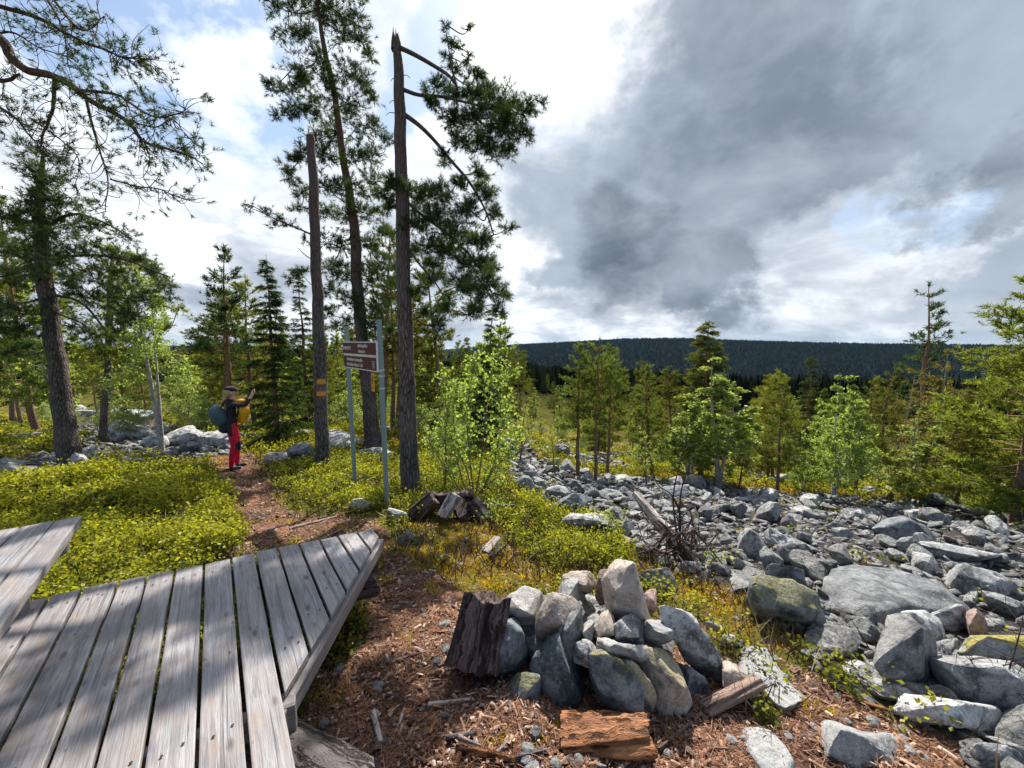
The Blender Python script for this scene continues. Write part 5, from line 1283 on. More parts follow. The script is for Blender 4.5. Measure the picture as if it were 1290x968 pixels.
for (yy0, hh_) in ((480, 6.5), (495, 6)):     # two dabs of orange paint, wrapped round the bark
    k = int(np.argmin([abs(float(project(np.array([p]))[1][0])-yy0) for p in PPB])); cpt = PPB[k]; rr_ = np.interp(yy0, [172, 594], [11, 22])/2/FPX*dB*1.10
    q = at_depth(404.5, yy0, dB); c0 = np.array([q.x, q.y, q.z]); g = Geo(); gx_, gz_ = 16, 8; VV = []
    for iz in range(gz_+1):
        for ix in range(gx_+1):
            a_ = math.radians(-90-2+58*ix/gx_); ed = 1.0-.25*abs(ix/gx_-.5)
            nz_ = 1+0.05*float(pnoise(np.array([[ix*.5, iz*.7, yy0]]))[0])
            VV.append(c0+np.array([math.cos(a_)*rr_*nz_, math.sin(a_)*rr_*nz_, (iz/gz_-.5)*2*hh_*.62/FPX*dB*ed*(.8+.2*math.sin(ix*1.7+iz+yy0))+.010*math.sin(ix*2.1+yy0)]))
    g.add(VV, [[iz*(gx_+1)+ix, iz*(gx_+1)+ix+1, (iz+1)*(gx_+1)+ix+1, (iz+1)*(gx_+1)+ix] for iz in range(gz_) for ix in range(gx_)])
    o = link('paint_blaze', g.mesh('paint_blaze', M['paint_orange'], True)); T.extra.append(o)
T.finish(); LAND.append((gB.x, gB.y, 'the blazed trunk'))

# the living pine behind
gC = ground(470, 558); dC = min(depth_of(gC), 10.5)
T = Tree('pine_tree', [M['bark']], [M['needle']], 'tallest living pine, leaning, with a loose crown reaching out of the top of the photo', 'tree', PG, gC)
PC_ = px_path([(470,560),(465,500),(457,430),(451,370),(448,310),(441,250),(432,200),(426,150),(418,100),(408,60),(402,20),(396,-30),(392,-80)], dC)
hero_trunk(T, [(470,560),(465,500),(457,430),(451,370),(448,310),(441,250),(432,200),(426,150),(418,100),(408,60),(402,20),(396,-30),(392,-80)], dC, [24,19,17,16,15,12,10,9,8,7,5,4,2], 14)
cl = [(390,-60,26),(365,-30,22),(410,-30,26),(440,-20,22),(350,10,18),(375,15,24),(400,10,24),(425,15,22),(450,20,18),(360,40,18),(385,45,20),(430,45,24),(455,50,20),(465,70,12),(400,75,20),(370,85,18),(345,108,14),(362,112,18),(385,105,22),(410,110,22),(435,90,20),(455,100,20),(470,120,14),(440,130,22),(400,140,24),(375,135,18),(355,145,14),(425,165,22),(450,160,20),(470,160,14),(400,175,20),(385,195,16),(415,200,20),(445,195,22),(470,195,18),(485,180,12),(375,205,14),(368,225,14),(385,240,16),(410,235,20),(440,235,22),(470,230,20),(360,210,12),(375,262,12),(410,270,20),(435,275,22),(465,270,22),(485,290,18),(405,300,16),(430,310,20),(460,310,22),(485,330,18),(415,335,18),(440,345,22),(470,350,22),(420,365,18),(445,380,22),(475,385,20),(490,360,14),(412,395,14),(430,405,18),(465,410,18),(488,410,14),(425,340,16),(380,345,12),(365,350,9)]
clumps(T, cl, dC, .14, .072, K=16, wid=.05)
T.finish(); LAND.append((gC.x, gC.y, 'the tallest pine'))

# thick pine on the near left
gD = ground(88, 588); dD = depth_of(gD)
T = Tree('pine_tree', [M['bark']], [M['needle']], 'thick-trunked pine with a heavy low dark crown at the edge of the berry patch', 'tree', 'old pines at the edge of the clearing', gD)
hero_trunk(T, [(90,590),(82,540),(74,480),(67,430),(60,380),(54,330),(50,280),(50,240),(55,190)], dD, [29,24,21,20,19,17,14,10,3], 16)
T.limb(px_path([(65,372),(90,376,-.1),(108,386,-.2),(122,402,-.2),(135,420,-.2)], dD), .035, .012, 6)
T.limb(px_path([(66,392),(90,402),(104,408),(112,414)], dD), .025, .01, 6)
T.limb(px_path([(58,350),(36,330),(10,318),(-20,316)], dD), .04, .015, 6)
T.limb(px_path([(52,290),(90,270),(130,280),(165,300)], dD), .035, .012, 6)
T.limb(px_path([(62,372),(40,380),(15,384),(-20,390)], dD), .03, .01, 6)
T.limb(px_path([(58,330),(100,322),(150,325),(190,340),(215,350)], dD), .035, .01, 6)
cl = [(52,215,24,-.35),(50,250,26,-.4),(58,290,26,-.4),(52,325,24,-.4),(66,350,20,-.35),(40,190,18),(70,195,16),(30,245,24),(60,232,24),(90,250,24),(15,275,26),(50,275,28),(85,285,26),(120,285,24),(150,295,20),(5,310,26),(35,312,26),(70,318,26),(105,318,24),(140,322,24),(170,325,20),(20,345,26),(95,345,24),(125,350,22),(160,348,22),(190,345,18),(-10,350,24),(20,385,24),(0,400,24),(110,375,22),(145,375,22),(180,372,20),(205,360,16),(135,400,20),(165,400,20),(30,410,22),(90,405,16),(115,425,18),(150,425,16),(10,440,20),(35,440,16),(-20,290,24),(215,375,12)]
clumps(T, cl, dD, .12, .048, K=16, wid=.05)
T.finish(); LAND.append((gD.x, gD.y, 'the thick pine'))

# yellowish pine behind it, sunlit look put into its needle colour
gE = ground(128, 548); dE = min(depth_of(gE), 12)
T = Tree('pine_tree', [M['bark']], [M['needle_yellow']], 'sunlit yellow-green pine behind the thick pine, overhanging the rock outcrop', 'tree', 'old pines at the edge of the clearing', gE)
hero_trunk(T, [(130,550),(134,500),(136,450),(138,400),(140,350),(142,310)], dE, [10,9,8,8,6,3], 10)
cl = [(140,318,16),(165,330,18),(190,345,18),(210,362,16),(120,340,16),(150,355,20),(180,370,20),(205,385,18),(225,390,10),(130,380,18),(160,395,20),(190,405,20),(212,415,14),(125,415,18),(155,425,20),(185,435,18),(205,445,14),(135,450,18),(165,458,18),(190,465,14),(110,440,14),(120,470,12),(150,480,12)]
clumps(T, cl, dE, .16, .060, K=14, wid=.06)
T.finish()

# pine whose boughs hang into the view from the side; its trunk stands outside the photo
dO = 4.3
gO = Vector((-6.6, 3.9, h1(-6.6, 3.9)))
T = Tree('pine_tree', [M['bark']], [M['needle']], 'pine whose crooked boughs hang into the top corner against the sky', 'tree', 'old pines at the edge of the clearing', gO)
b0 = np.array(gO)
T.limb([b0-[0, 0, .3], b0+[0.05, 0, 2], b0+[.1, 0, 4], b0+[.0, .1, 6], b0+[.1, 0, 8.2]], .21, .06, 12)
att = b0+[.05, 0, 4.9]
def bough(pts, r0, r1, off=0, src=None):
    P = px_path([(a, b, off+ (c[0] if c else 0)) for a, b, *c in pts], dO)
    if src is not None: P = [src]+P
    return T.limb(P, r0, r1, 7, 5, .004)
B = []
B.append(bough([(-60,20),(0,49),(14,72),(34,89),(65,96),(90,108),(112,125),(134,136),(163,152),(181,174),(200,180),(231,188),(252,197)], .055, .006, 0, att))
B.append(bough([(100,114),(145,119),(163,130),(195,148),(224,145),(240,140)], .016, .004, -.05))
B.append(bough([(108,122),(116,155),(127,188),(139,224),(136,268)], .016, .004, .05))
B.append(bough([(139,226),(174,235),(203,239),(231,250),(258,250)], .009, .003))
B.append(bough([(69,100),(65,137),(50,170),(43,190)], .020, .006, .05))
B.append(bough([(-50,-10),(0,8),(47,22),(94,47),(130,62),(152,72),(188,76)], .03, .004, -.1, att+np.array([0, 0, .4])))
B.append(bough([(50,-30),(72,5),(100,36),(118,34),(134,18)], .016, .004, -.1))
B.append(bough([(-60,90),(0,102),(25,92)], .03, .012, .1))
B.append(bough([(-60,120),(-10,130),(20,150),(35,170),(60,190)], .022, .004, .15, att-np.array([0, 0, .5])))
B.append(bough([(181,174),(188,200),(186,215)], .008, .003))
B.append(bough([(163,152),(195,160),(215,150),(228,160),(238,172)], .008, .003, .1))
B.append(bough([(30,-40),(60,0),(80,40),(84,80)], .014, .004, .1))
B.append(bough([(-40,60),(10,40),(50,60),(90,70)], .014, .004, .2))
B.append(bough([(40,150),(80,180),(100,205),(95,240)], .009, .003, .1))
for P in B:
    n_ = len(P); ln = np.linalg.norm(np.diff(P, axis=0), axis=1).sum()
    st = 0.35 if ln > 3 else 0.12
    for q in range(int(ln/.042)):
        t = st+(1-st)*rng.random(); i_ = min(int(t*(n_-1)), n_-2); p = P[i_]+(P[i_+1]-P[i_])*rng.random(); dr = unit(P[i_+1]-P[i_])
        pjx = float(project(np.array([p]))[0][0])
        if pjx < -90: continue
        sd = unit(dr*.6+rng.normal(size=3)*np.array([1, .9, .8])+np.array([0, 0, -.15])); L_ = (.12+.33*rng.random())*(1-.3*t)
        tw = smooth_line([p, p+sd*L_*.5+rng.normal(size=3)*.03, p+sd*L_+np.array([0, 0, .05])+rng.normal(size=3)*.04], 4)
        add_tube(T.wood, tw, np.linspace(.005, .0018, len(tw)), 3, cap=False)
        if rng.random() < .85:
            m_ = 1+int(rng.random()*3.6); pos = tw[-1]+(rng.normal(size=(m_, 3))*.035 if m_ > 1 else 0); pos = np.vstack([pos]).reshape(-1, 3)
            needles(T.fol, pos, np.tile(unit(tw[-1]-tw[-2]), (len(pos), 1)), .066, 22, .045, .8, 0, .8)
# upper crown outside the view, shading the platform corner
for q in range(16):
    c = b0+np.array([.2+2.2*rng.random(), -1.0+2.0*rng.random(), 5.6+2.6*rng.random()])
    pj = project(np.array([c]))
    if pj[2][0] > 0 and pj[0][0] > -60 and pj[1][0] > -60: continue
    pine_clump(T, c, .45, 150, .10)
T.finish()

# ------------------------------------------------------------------ smaller trees: one of each build, then copies
def proto_pine(seed, Ht=6.0, start=.3, wide=.2, L=.15, K=10, dens=1.0, slim=1.0, bark='bark_thin', leaf='needle_far'):
    global rng
    old = rng; rng = np.random.default_rng(seed); T = Tree('pine_tree', [M[bark]], [M[leaf]], '', 'tree')
    curve = rng.normal(size=2)*.10
    zz = np.linspace(-.2, Ht, 9); P = np.stack([curve[0]*(zz/Ht)**2, curve[1]*(zz/Ht)**2, zz], 1)+rng.normal(size=(9, 3))*np.array([.03, .03, 0])
    r0 = Ht*.0125+.02; PT = T.limb(P, r0, .008, 8)
    z = Ht*start
    while z < Ht*.985:
        t = (z/Ht-start)/(1-start); prof = (1-t)**.75*(0.55+.45*min(1, t*5))
        for b in range(rng.integers(3, 6)):
            a = rng.random()*6.28; ln = Ht*wide*prof*(.55+.6*rng.random())+.12
            base = PT[np.argmin(abs(PT[:, 2]-z))].copy(); base[2] = z+rng.normal()*.05
            up = -.05+.75*t+rng.normal()*.12; d_ = np.array([math.cos(a), math.sin(a), 0])
            e_ = base+d_*ln+np.array([0, 0, up*ln]); mid = base+d_*ln*.5+np.array([0, 0, (up-.25)*ln*.5])
            B_ = smooth_line([base, mid, e_], 4); add_tube(T.wood, B_, np.linspace(.004+.012*ln, .003, len(B_)), 4, cap=False)
            nt = max(5, int(ln*34*dens)); tt = np.clip(.3+.75*rng.random(nt)**.7, 0, 1)*(len(B_)-1.001); ii = tt.astype(int); ff = (tt-ii)[:, None]
            pos = B_[ii]*(1-ff)+B_[ii+1]*ff+rng.normal(size=(nt, 3))*np.array([.13, .13, .055])*min(1, ln)
            needles(T.fol, pos, unit(pos-B_[ii]+d_*.12+np.array([0, 0, .12])), L*(.7+.5*rng.random(nt)), K, .085, .8, 0, .75)
        z += Ht*(.04+.02*rng.random())
    needles(T.fol, PT[-1:]+[0, 0, .05], [[0, 0, 1]], L*1.3, K*2, .06)
    rng = old; T.H = Ht; return T
def proto_spruce(seed, Ht=6.0, wide=.17, dens=1.0, droop=.35, L=.13, leaf='spruce', start=.04, fat=False):
    global rng
    old = rng; rng = np.random.default_rng(seed); T = Tree('spruce_tree', [M['bark_thin']], [M[leaf]], '', 'tree')
    zz = np.linspace(-.2, Ht, 7); PT = T.limb(np.stack([zz*0, zz*0, zz], 1)+rng.normal(size=(7, 3))*np.array([.015, .015, 0]), Ht*.013+.02, .006, 8)
    z = Ht*start
    while z < Ht*.99:
        t = z/Ht; prof = ((1-t)**.85 if not fat else (1-t)**.6*(.75+.25*min(1, t*4)))
        for b in range(rng.integers(4, 7)):
            a = rng.random()*6.28; ln = Ht*wide*prof*(.55+.55*rng.random())+.06; d_ = np.array([math.cos(a), math.sin(a), 0]); base = np.array([0, 0, z+rng.normal()*.04])
            up = .35*t-droop*(1-t); e_ = base+d_*ln+np.array([0, 0, up*ln]); mid = base+d_*ln*.55+np.array([0, 0, (up*.55+.05)*ln])
            B_ = smooth_line([base, mid, e_], 3); add_tube(T.wood, B_, np.linspace(.003+.008*ln, .002, len(B_)), 3, cap=False)
            nt = max(5, int(ln*44*dens)); tt = np.clip(.12+.9*rng.random(nt), 0, 1)*(len(B_)-1.001); ii = tt.astype(int); ff = (tt-ii)[:, None]
            wd_ = np.array([-d_[1], d_[0], 0]); lat = (rng.normal(size=(nt, 1))*.16*min(1.2, ln)*(1.1-tt[:, None]/len(B_)))
            pos = B_[ii]*(1-ff)+B_[ii+1]*ff+wd_*lat+np.array([0, 0, -1])*np.abs(lat)*.5
            needles(T.fol, pos, unit(d_*.6+wd_*np.sign(lat)*.6+np.array([0, 0, -.35])+rng.normal(size=(nt, 3))*.2), L*(.7+.6*rng.random(nt)), 10, .06, 1.3, 0, .5)
        z += Ht*(.026+.012*rng.random())
    rng = old; T.H = Ht; return T
def proto_birch(seed, Ht=5.0, wide=.22, n=10000, leaf=.088, stems=2, droop=0.0, start=.25, mat='birch_leaf', bark='bark_birch', name='birch_tree'):
    global rng
    old = rng; rng = np.random.default_rng(seed); T = Tree(name, [M[bark]], [M[mat]], '', 'tree')
    tips = []
    for s_ in range(stems):
        a = rng.random()*6.28; sp = (.10 if stems > 1 else .04)*Ht; d_ = np.array([math.cos(a), math.sin(a), 0]); hh = Ht*(1 if s_ == 0 else .65+.3*rng.random())
        PT = T.limb([np.array([0, 0, -.2]), d_*sp*.3+[0, 0, hh*.3], d_*sp*.8+rng.normal(size=3)*.08+[0, 0, hh*.65], d_*sp+[0, 0, hh]], (Ht*.011+.012)/(1+.3*s_), .005, 7)
        z = hh*start
        while z < hh:
            t = z/hh; base = PT[np.argmin(abs(PT[:, 2]-z))]; a = rng.random()*6.28; ln = Ht*wide*(1.05-t)*(.6+.6*rng.random())*(1 if t > .15 else .5)+.1; dd = np.array([math.cos(a), math.sin(a), .75])
            e_ = base+dd*ln*np.array([1, 1, .9])-np.array([0, 0, droop*ln*1.6]); B_ = smooth_line([base, base+dd*ln*.55, e_], 4); add_tube(T.wood, B_, np.linspace(.003+.008*ln, .002, len(B_)), 4, cap=False)
            for w_ in range(4+int(5*ln)):
                i_ = rng.integers(2, len(B_)); q = B_[i_]; L_ = ln*.35*(.5+rng.random())*(1+droop); v = unit(rng.normal(size=3)+dd*.6+np.array([0, 0, -1.6*droop])); e2 = q+v*L_; add_tube(T.wood, [q, (q+e2)/2, e2], [.003, .002, .0015], 3, cap=False); tips.append((q, e2))
            z += hh*.045
    tp = np.array([[*a, *b] for a, b in tips]); pick = rng.integers(0, len(tp), n); t = rng.random((n, 1))**.7
    pos = tp[pick, :3]*(1-t)+tp[pick, 3:]*t+rng.normal(size=(n, 3))*.035
    leaves(T.fol, pos, leaf, 0, .15)
    rng = old; T.H = Ht; return T
def bake(T):
    r = T.finish(); r['category'] = 'tree'; kids = list(r.children); r['_H'] = T.H; return r
K_ = {
 'pineA': bake(proto_pine(1, 6, .32, .17)), 'pineB': bake(proto_pine(2, 6, .42, .20, dens=1.1)), 'pineC': bake(proto_pine(3, 6, .22, .16)), 'pineD': bake(proto_pine(4, 6, .5, .22, dens=1.2)),
 'pine_thin': bake(proto_pine(5, 6, .38, .135, dens=.8, leaf='needle')), 'pine_lone': bake(proto_pine(6, 6, .25, .13, dens=.5, leaf='needle')), 'pine_yel': bake(proto_pine(7, 6, .12, .30, dens=1.5, leaf='needle_yellow')), 'pine_yel2': bake(proto_pine(8, 6, .15, .26, dens=1.4, leaf='needle_yellow')),
 'spruceA': bake(proto_spruce(11, 6, .17, 1.3)), 'spruceB': bake(proto_spruce(12, 6, .12, 1.0)), 'cone_pine': bake(proto_spruce(13, 6, .17, 1.3, .0, .15, 'needle_far', .12, True)), 'spruceC': bake(proto_spruce(14, 6, .15, 1.0, .2, leaf='needle_far')),
 'birchA': bake(proto_birch(21)), 'birchB': bake(proto_birch(22, 5, .24, 8500, .088, 1)), 'birchC': bake(proto_birch(23, 5, .26, 12000, .088, 3, start=.12)), 'birch_weep': bake(proto_birch(24, 5, .24, 4200, .065, 2, .55, .35)),
 'bud': bake(proto_birch(25, 5, .30, 6500, .065, 3, .1, .15, 'bud_leaf')), 'bush': bake(proto_birch(26, 2.0, .40, 4200, .06, 4, 0, .05, name='leafy_bush')), 'fine': bake(proto_birch(27, 3, .20, 1100, .065, 2, 0, .3, bark='bark_brown')),
}
used_once = set()
def put(kind, x, y, Ht, wide=1.0, label=None, group=None, lean=0.0, land=None, cat=None):
    src = K_[kind]
    if kind in used_once:
        o = src.copy(); COL.objects.link(o)
        for ch in list(src.children):
            c_ = ch.copy(); COL.objects.link(c_); c_.parent = o
    else: o = src; used_once.add(kind)
    s = Ht/src['_H']; z = h1(x, y); o.location = (x, y, z); o.scale = (s*wide, s*wide, s)
    o.rotation_euler = (lean*rng.normal()*.05, lean*rng.normal()*.05, rng.random()*6.28)
    if cat: o['category'] = cat
    if label: o['label'] = label
    if group: o['group'] = group
    if land: LAND.append((x, y, land))
    return o
def put_px(kind, bx, by, ty, wide=1.0, dist=None, **kw):
    if dist:
        dv = pix_dir(bx, 560); x, y = dv.x*dist, dv.y*dist
    else:
        g_ = ground(bx, by); x, y = g_.x, g_.y
    z = h1(x, y); dpt = depth_of((x, y, z))
    # height so that its top reaches image row ty
    lo, hi = .2, 60
    for _ in range(30):
        m_ = (lo+hi)/2
        if float(project(np.array([[x, y, z+m_]]))[1][0]) > ty: lo = m_
        else: hi = m_
    return put(kind, x, y, lo, wide, **kw)
put_px('spruceA', 350, 556, 321, 1.05, label='dense dark spruce with drooping skirts behind the hiker', land='the dark spruce', cat='tree')
put_px('pine_thin', 292, 560, 315, 1.0, label='slender young pine rising above the head of the hiker', land='the slender young pine')
put_px('birch_weep', 205, 568, 318, 1.0, label='weeping twin-stemmed birch with hanging pale green twigs by the rock outcrop', land='the weeping birch')
put_px('bush', 237, 538, 476, 1.0, label='bright pale green leafy bush behind the rock outcrop', cat='bush', land='the bright bush')
put_px('pineB', 44, 548, 250, 1.0, label='second old pine trunk just past the thick pine', lean=.5)
put_px('pineD', 18, 530, 330, 1.0, label='pine half hidden behind the thick pine at the edge of the photo')
put_px('pineC', 405, 540, 400, 1.0, dist=17, label='green pine filling the gap behind the blazed trunk')
put_px('spruceB', 545, 545, 452, 1.3, dist=16, label='grey-green spruce seen just past the snapped pine')
put_px('spruceC', 590, 545, 424, 1.0, dist=22, label='narrow pointed conifer rising above the foreground sapling', land='the narrow pointed conifer')
put_px('pineB', 629, 560, 410, 1.0, dist=17, label='tall ragged-topped pine behind the foreground sapling', land='the ragged-topped pine')
put_px('pineA', 727, 600, 436, 1.1, label='straight pine with a bare lower trunk, first at the head of the boulder field', land='the straight bare-stemmed pine')
put_px('pineD', 750, 606, 430, .9, label='middle pine of the close pair at the head of the boulder field')
put_px('pineB', 766, 604, 438, .9, label='rougher pine of the close pair at the head of the boulder field')
put_px('pineC', 808, 590, 458, 1.0, label='smaller pine with a round top between the pine pair and the cone-shaped tree')
put_px('cone_pine', 882, 604, 403, 1.15, label='broad cone-shaped green conifer towering over the birches', land='the cone-shaped conifer')
put_px('birchA', 905, 618, 456, 1.7, label='bright yellow-green birch in front of the cone-shaped conifer', land='the bright birch')
put_px('birchC', 868, 612, 498, 1.4, label='smaller leafy birch at the foot of the bright birch')
put_px('birchB', 968, 596, 498, 1.3, label='small round-crowned birch past the bright birch')
put_px('fine', 1000, 590, 520, 1.2, label='thin sparse birch on the moss past the small round-crowned one')
put_px('spruceB', 1015, 560, 448, 1.2, dist=24, label='narrow spruce poking up above the birches', land='the narrow spruce')
put_px('pineD', 1046, 592, 502, 1.1, label='dark-trunked pine on the mossy ledge right of the birches')
put_px('pineB', 1062, 590, 508, 1.1, label='leaning dark pine beside the dark-trunked one on the mossy ledge')
put_px('birchC', 1143, 636, 525, 1.6, label='low spreading lime-green birch at the far edge of the boulder field', land='the lime-green birch')
put_px('bud', 1185, 600, 448, 1.0, dist=13, label='brownish half-bare birch with pale twisted stems', land='the brownish birch')
put_px('bud', 1125, 600, 470, .9, dist=17, label='brownish half-bare birch with a narrower crown, farther down the slope')
put_px('pine_lone', 1160, 600, 362, 1.0, dist=18, label='lone tall thin pine rising above the far hill', land='the lone thin pine')
put_px('pine_yel', 1292, 640, 350, 1.1, dist=9.5, label='big yellow-green pine leaning in at the edge of the photo', land='the big yellow-green pine')
put_px('pine_yel2', 1265, 620, 440, 1.0, dist=12.5, label='bushy yellow-green pine below the big one', land='the bushy yellow-green pine')
put_px('pine_yel2', 1215, 620, 495, 1.1, dist=12, label='low bushy pine between the lime-green birch and the bushy yellow-green pine')
put_px('pine_yel', 1300, 640, 540, 1.1, dist=10, label='lowest bushy pine at the far corner of the boulder field')
put_px('fine', 560, 618, 500, 1.0, label='thin birch sprouts at the foot of the snapped pine')
put_px('fine', 815, 612, 540, 1.2, label='thin birch sprouts behind the dark bare branches')
put_px('fine', 930, 618, 548, 1.2, label='thin birch sprouts between the bright birch and the field')
put_px('fine', 655, 580, 505, 1.2, label='thin birch sprouts beside the rocky gully')
put_px('fine', 700, 600, 540, 1.3, label='low sparse birch sprouts in front of the straight bare-stemmed pine')
# woodland beyond, tree by tree
items = []; kinds = [('pineA', 'loose-crowned green pine', 3), ('pineB', 'ragged green pine', 3), ('pineC', 'full-crowned green pine', 3), ('pineD', 'high-crowned green pine', 2), ('spruceB', 'slim spruce', 2), ('spruceC', 'pointed green conifer', 2), ('birchA', 'light green birch', 7), ('birchB', 'slender light green birch', 6), ('birchC', 'spreading light green birch', 4), ('pine_yel2', 'yellowish bushy pine', 3), ('pine_yel', 'broad yellowish pine', 2)]
bag = [k for k in kinds for _ in range(k[2])]
placed = []
tries = 0
while len(items) < 262 and tries < 9000:
    tries += 1
    a = math.radians(-56+112*rng.random()); r = 13+125*rng.random()**1.8; x_, y_ = r*math.sin(a), r*math.cos(a)
    pj = project(np.array([[x_, y_, h1(x_, y_)]]))
    if not (-60 < pj[0][0] < 1350): continue
    pxc = pj[0][0]
    if 640 < pxc < 720 and r < 30: continue
    if 255 < pxc < 385 and r < 16: continue
    if pxc < 470 and (rng.random() < .45 or r < 18): continue
    if pxc > 650 and rng.random() < .15: continue
    if 90 < pxc < 300 and r < 20: continue
    if 1075 < pxc and r < 15: continue
    if 835 < pxc < 960 and r < 19: continue
    if 700 < pxc < 790 and r < 17: continue
    if any((x_-q[0])**2+(y_-q[1])**2 < (.95+.02*r)**2 for q in placed): continue
    placed.append((x_, y_)); kd = bag[int(rng.integers(len(bag)))]
    Ht = (3.0+3.4*rng.random())*(1+.0045*r)
    if pxc > 690: Ht *= .82
    if kd[0].startswith('birch'): Ht *= .75
    # trees low on the slope stay shorter than the skyline of the ridge
    zb_ = h1(x_, y_)
    while pxc > 650 and Ht > 1.6 and float(project(np.array([[x_, y_, zb_+Ht]]))[1][0]) < 452+(int(x_*7+y_*3) % 22): Ht *= .94
    o = put(kd[0], x_, y_, Ht, .9+.3*rng.random(), group='trees of the woodland beyond', lean=1)
    items.append(dict(x=x_, y=y_, desc=('tall ' if Ht > 6 else 'small ' if Ht < 4.2 else '')+kd[1], o=o))
place_phrases(items)
for it in items: it['o']['label'] = it['label']
print('woodland', len(items), tries)
# bushes and birch scrub between the trees
items = []; tries = 0
while len(items) < 70 and tries < 4000:
    tries += 1
    a = math.radians(-50+104*rng.random()); r_ = 11+34*rng.random()**1.3; x_, y_ = r_*math.sin(a), r_*math.cos(a); pj = project(np.array([[x_, y_, h1(x_, y_)]])); pxc = pj[0][0]
    if not (-40 < pxc < 1330) or (640 < pxc < 700 and r_ < 24) or (90 < pxc < 400 and r_ < 17) or (pxc > 650 and r_ < 13.5): continue
    if zones(np.array([x_]), np.array([y_]))[2][0] and r_ < 16: continue
    kd = ('bush', 'bush', 'fine', 'birchC')[int(rng.integers(4))]; Ht = {'bush': .8+.9*rng.random(), 'fine': 1.4+1.2*rng.random(), 'birchC': 1.3+1.3*rng.random()}[kd]
    o = put(kd, x_, y_, Ht, 1+.4*rng.random(), group='birch scrub between the trees', lean=1, cat='bush')
    items.append(dict(x=x_, y=y_, desc=('low ' if Ht < 1.3 else 'tall ')+{'bush': 'leafy bush', 'fine': 'sparse birch shrub', 'birchC': 'spreading birch shrub'}[kd], o=o))
place_phrases(items)
for it in items: it['o']['label'] = it['label']
for k in list(K_):
    if k not in used_once:
        for ch in list(K_[k].children): bpy.data.objects.remove(ch)
        bpy.data.objects.remove(K_[k])
for o in bpy.data.objects:
    if '_H' in o: del o['_H']

# forest over the valley and the ridge, coloured darker outward as cloud shadow
nF = 95000; u = rng.random(nF); r = 125*(3400/125)**(u**.55); a = np.radians(-56+112*rng.random(nF)); x, y = r*np.sin(a), r*np.cos(a); z = H(x, y)
keep = rng.random(nF) < np.clip(.35+.8*(fbm(np.stack([x*.012, y*.012, x*0], 1), 3)+.5), .2, 1); x, y, z, r = x[keep], y[keep], z[keep], r[keep]
hgt = (6+5*rng.random(len(x)))*np.interp(r, [1200, 2300], [1, 2.1]); w_ = hgt*(.10+.08*rng.random(len(x)))*(1+r/2500); k = 5; th = np.arange(k)*2*np.pi/k
V = np.zeros((len(x), k*2+1, 3)); tw = rng.random(len(x))*6
for lv, (hz_, ws) in enumerate(((.08, 1.0), (.5, .62))):
    V[:, lv*k:(lv+1)*k, 0] = x[:, None]+np.cos(th[None]+tw[:, None])*w_[:, None]*ws*(.7+.6*rng.random((len(x), k))); V[:, lv*k:(lv+1)*k, 1] = y[:, None]+np.sin(th[None]+tw[:, None])*w_[:, None]*ws*(.7+.6*rng.random((len(x), k))); V[:, lv*k:(lv+1)*k, 2] = (z+hgt*hz_)[:, None]
V[:, 2*k, 0], V[:, 2*k, 1], V[:, 2*k, 2] = x, y, z+hgt
Fs = [[i, (i+1) % k, k+(i+1) % k] for i in range(k)]+[[i, k+(i+1) % k, k+i] for i in range(k)]+[[k+i, k+(i+1) % k, 2*k] for i in range(k)]
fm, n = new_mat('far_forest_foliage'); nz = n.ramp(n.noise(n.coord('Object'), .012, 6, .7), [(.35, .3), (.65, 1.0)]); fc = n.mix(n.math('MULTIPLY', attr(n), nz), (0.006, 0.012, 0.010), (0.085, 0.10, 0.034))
finish(n, n.node('ShaderNodeMixShader', {0: .4, 1: n.node('ShaderNodeBsdfDiffuse', {'Color': fc}).outputs[0], 2: n.node('ShaderNodeBsdfTranslucent', {'Color': fc}).outputs[0]}).outputs[0])
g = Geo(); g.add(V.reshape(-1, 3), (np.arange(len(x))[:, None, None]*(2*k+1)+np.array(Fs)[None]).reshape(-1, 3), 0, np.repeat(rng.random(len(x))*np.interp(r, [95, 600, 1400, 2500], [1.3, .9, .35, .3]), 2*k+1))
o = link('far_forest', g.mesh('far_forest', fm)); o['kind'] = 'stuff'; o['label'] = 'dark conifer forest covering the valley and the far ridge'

# ------------------------------------------------------------------ foreground sapling, dead branches, bare twigs
gS = ground(597, 630); dS = depth_of(gS)
T = Tree('birch_sapling', [M['bark_brown']], [M['birch_leaf']], 'many-stemmed birch sapling with bright backlit leaves behind the rotting wood heap', 'sapling', None, gS)
stems = [[(597,632),(592,580),(588,530),(592,480),(600,445)], [(598,632),(606,580),(612,520),(618,475),(622,452)], [(592,632),(578,590),(566,540),(560,500),(562,472)], [(602,632),(620,590),(632,540),(644,505)], [(590,632),(568,600),(548,570),(536,545)], [(595,630),(590,600),(576,560),(572,520),(578,480)], [(603,630),(616,600),(640,570),(652,545)]]
pts_ = []
for i, s_ in enumerate(stems):
    P = T.limb(px_path([(a, b, (i % 3-1)*.22*(632-b)/180) for a, b in s_], dS), .013, .004, 6, 5, .003)
    for q in range(60):
        i_ = rng.integers(int(len(P)*.25), len(P)); p = P[i_]; v = unit(rng.normal(size=3)+np.array([0, 0, .5])); e2 = p+v*(.08+.22*rng.random()); add_tube(T.wood, [p, (p+e2)/2, e2], [.003, .002, .0015], 3, cap=False)
        pts_.append(p+(e2-p)*(.3+.7*rng.random((6, 1)))+rng.normal(size=(6, 3))*.018)
leaves(T.fol, np.vstack(pts_), .058, 0, .2); T.finish()
LAND.append((gS.x, gS.y, 'the sapling'))
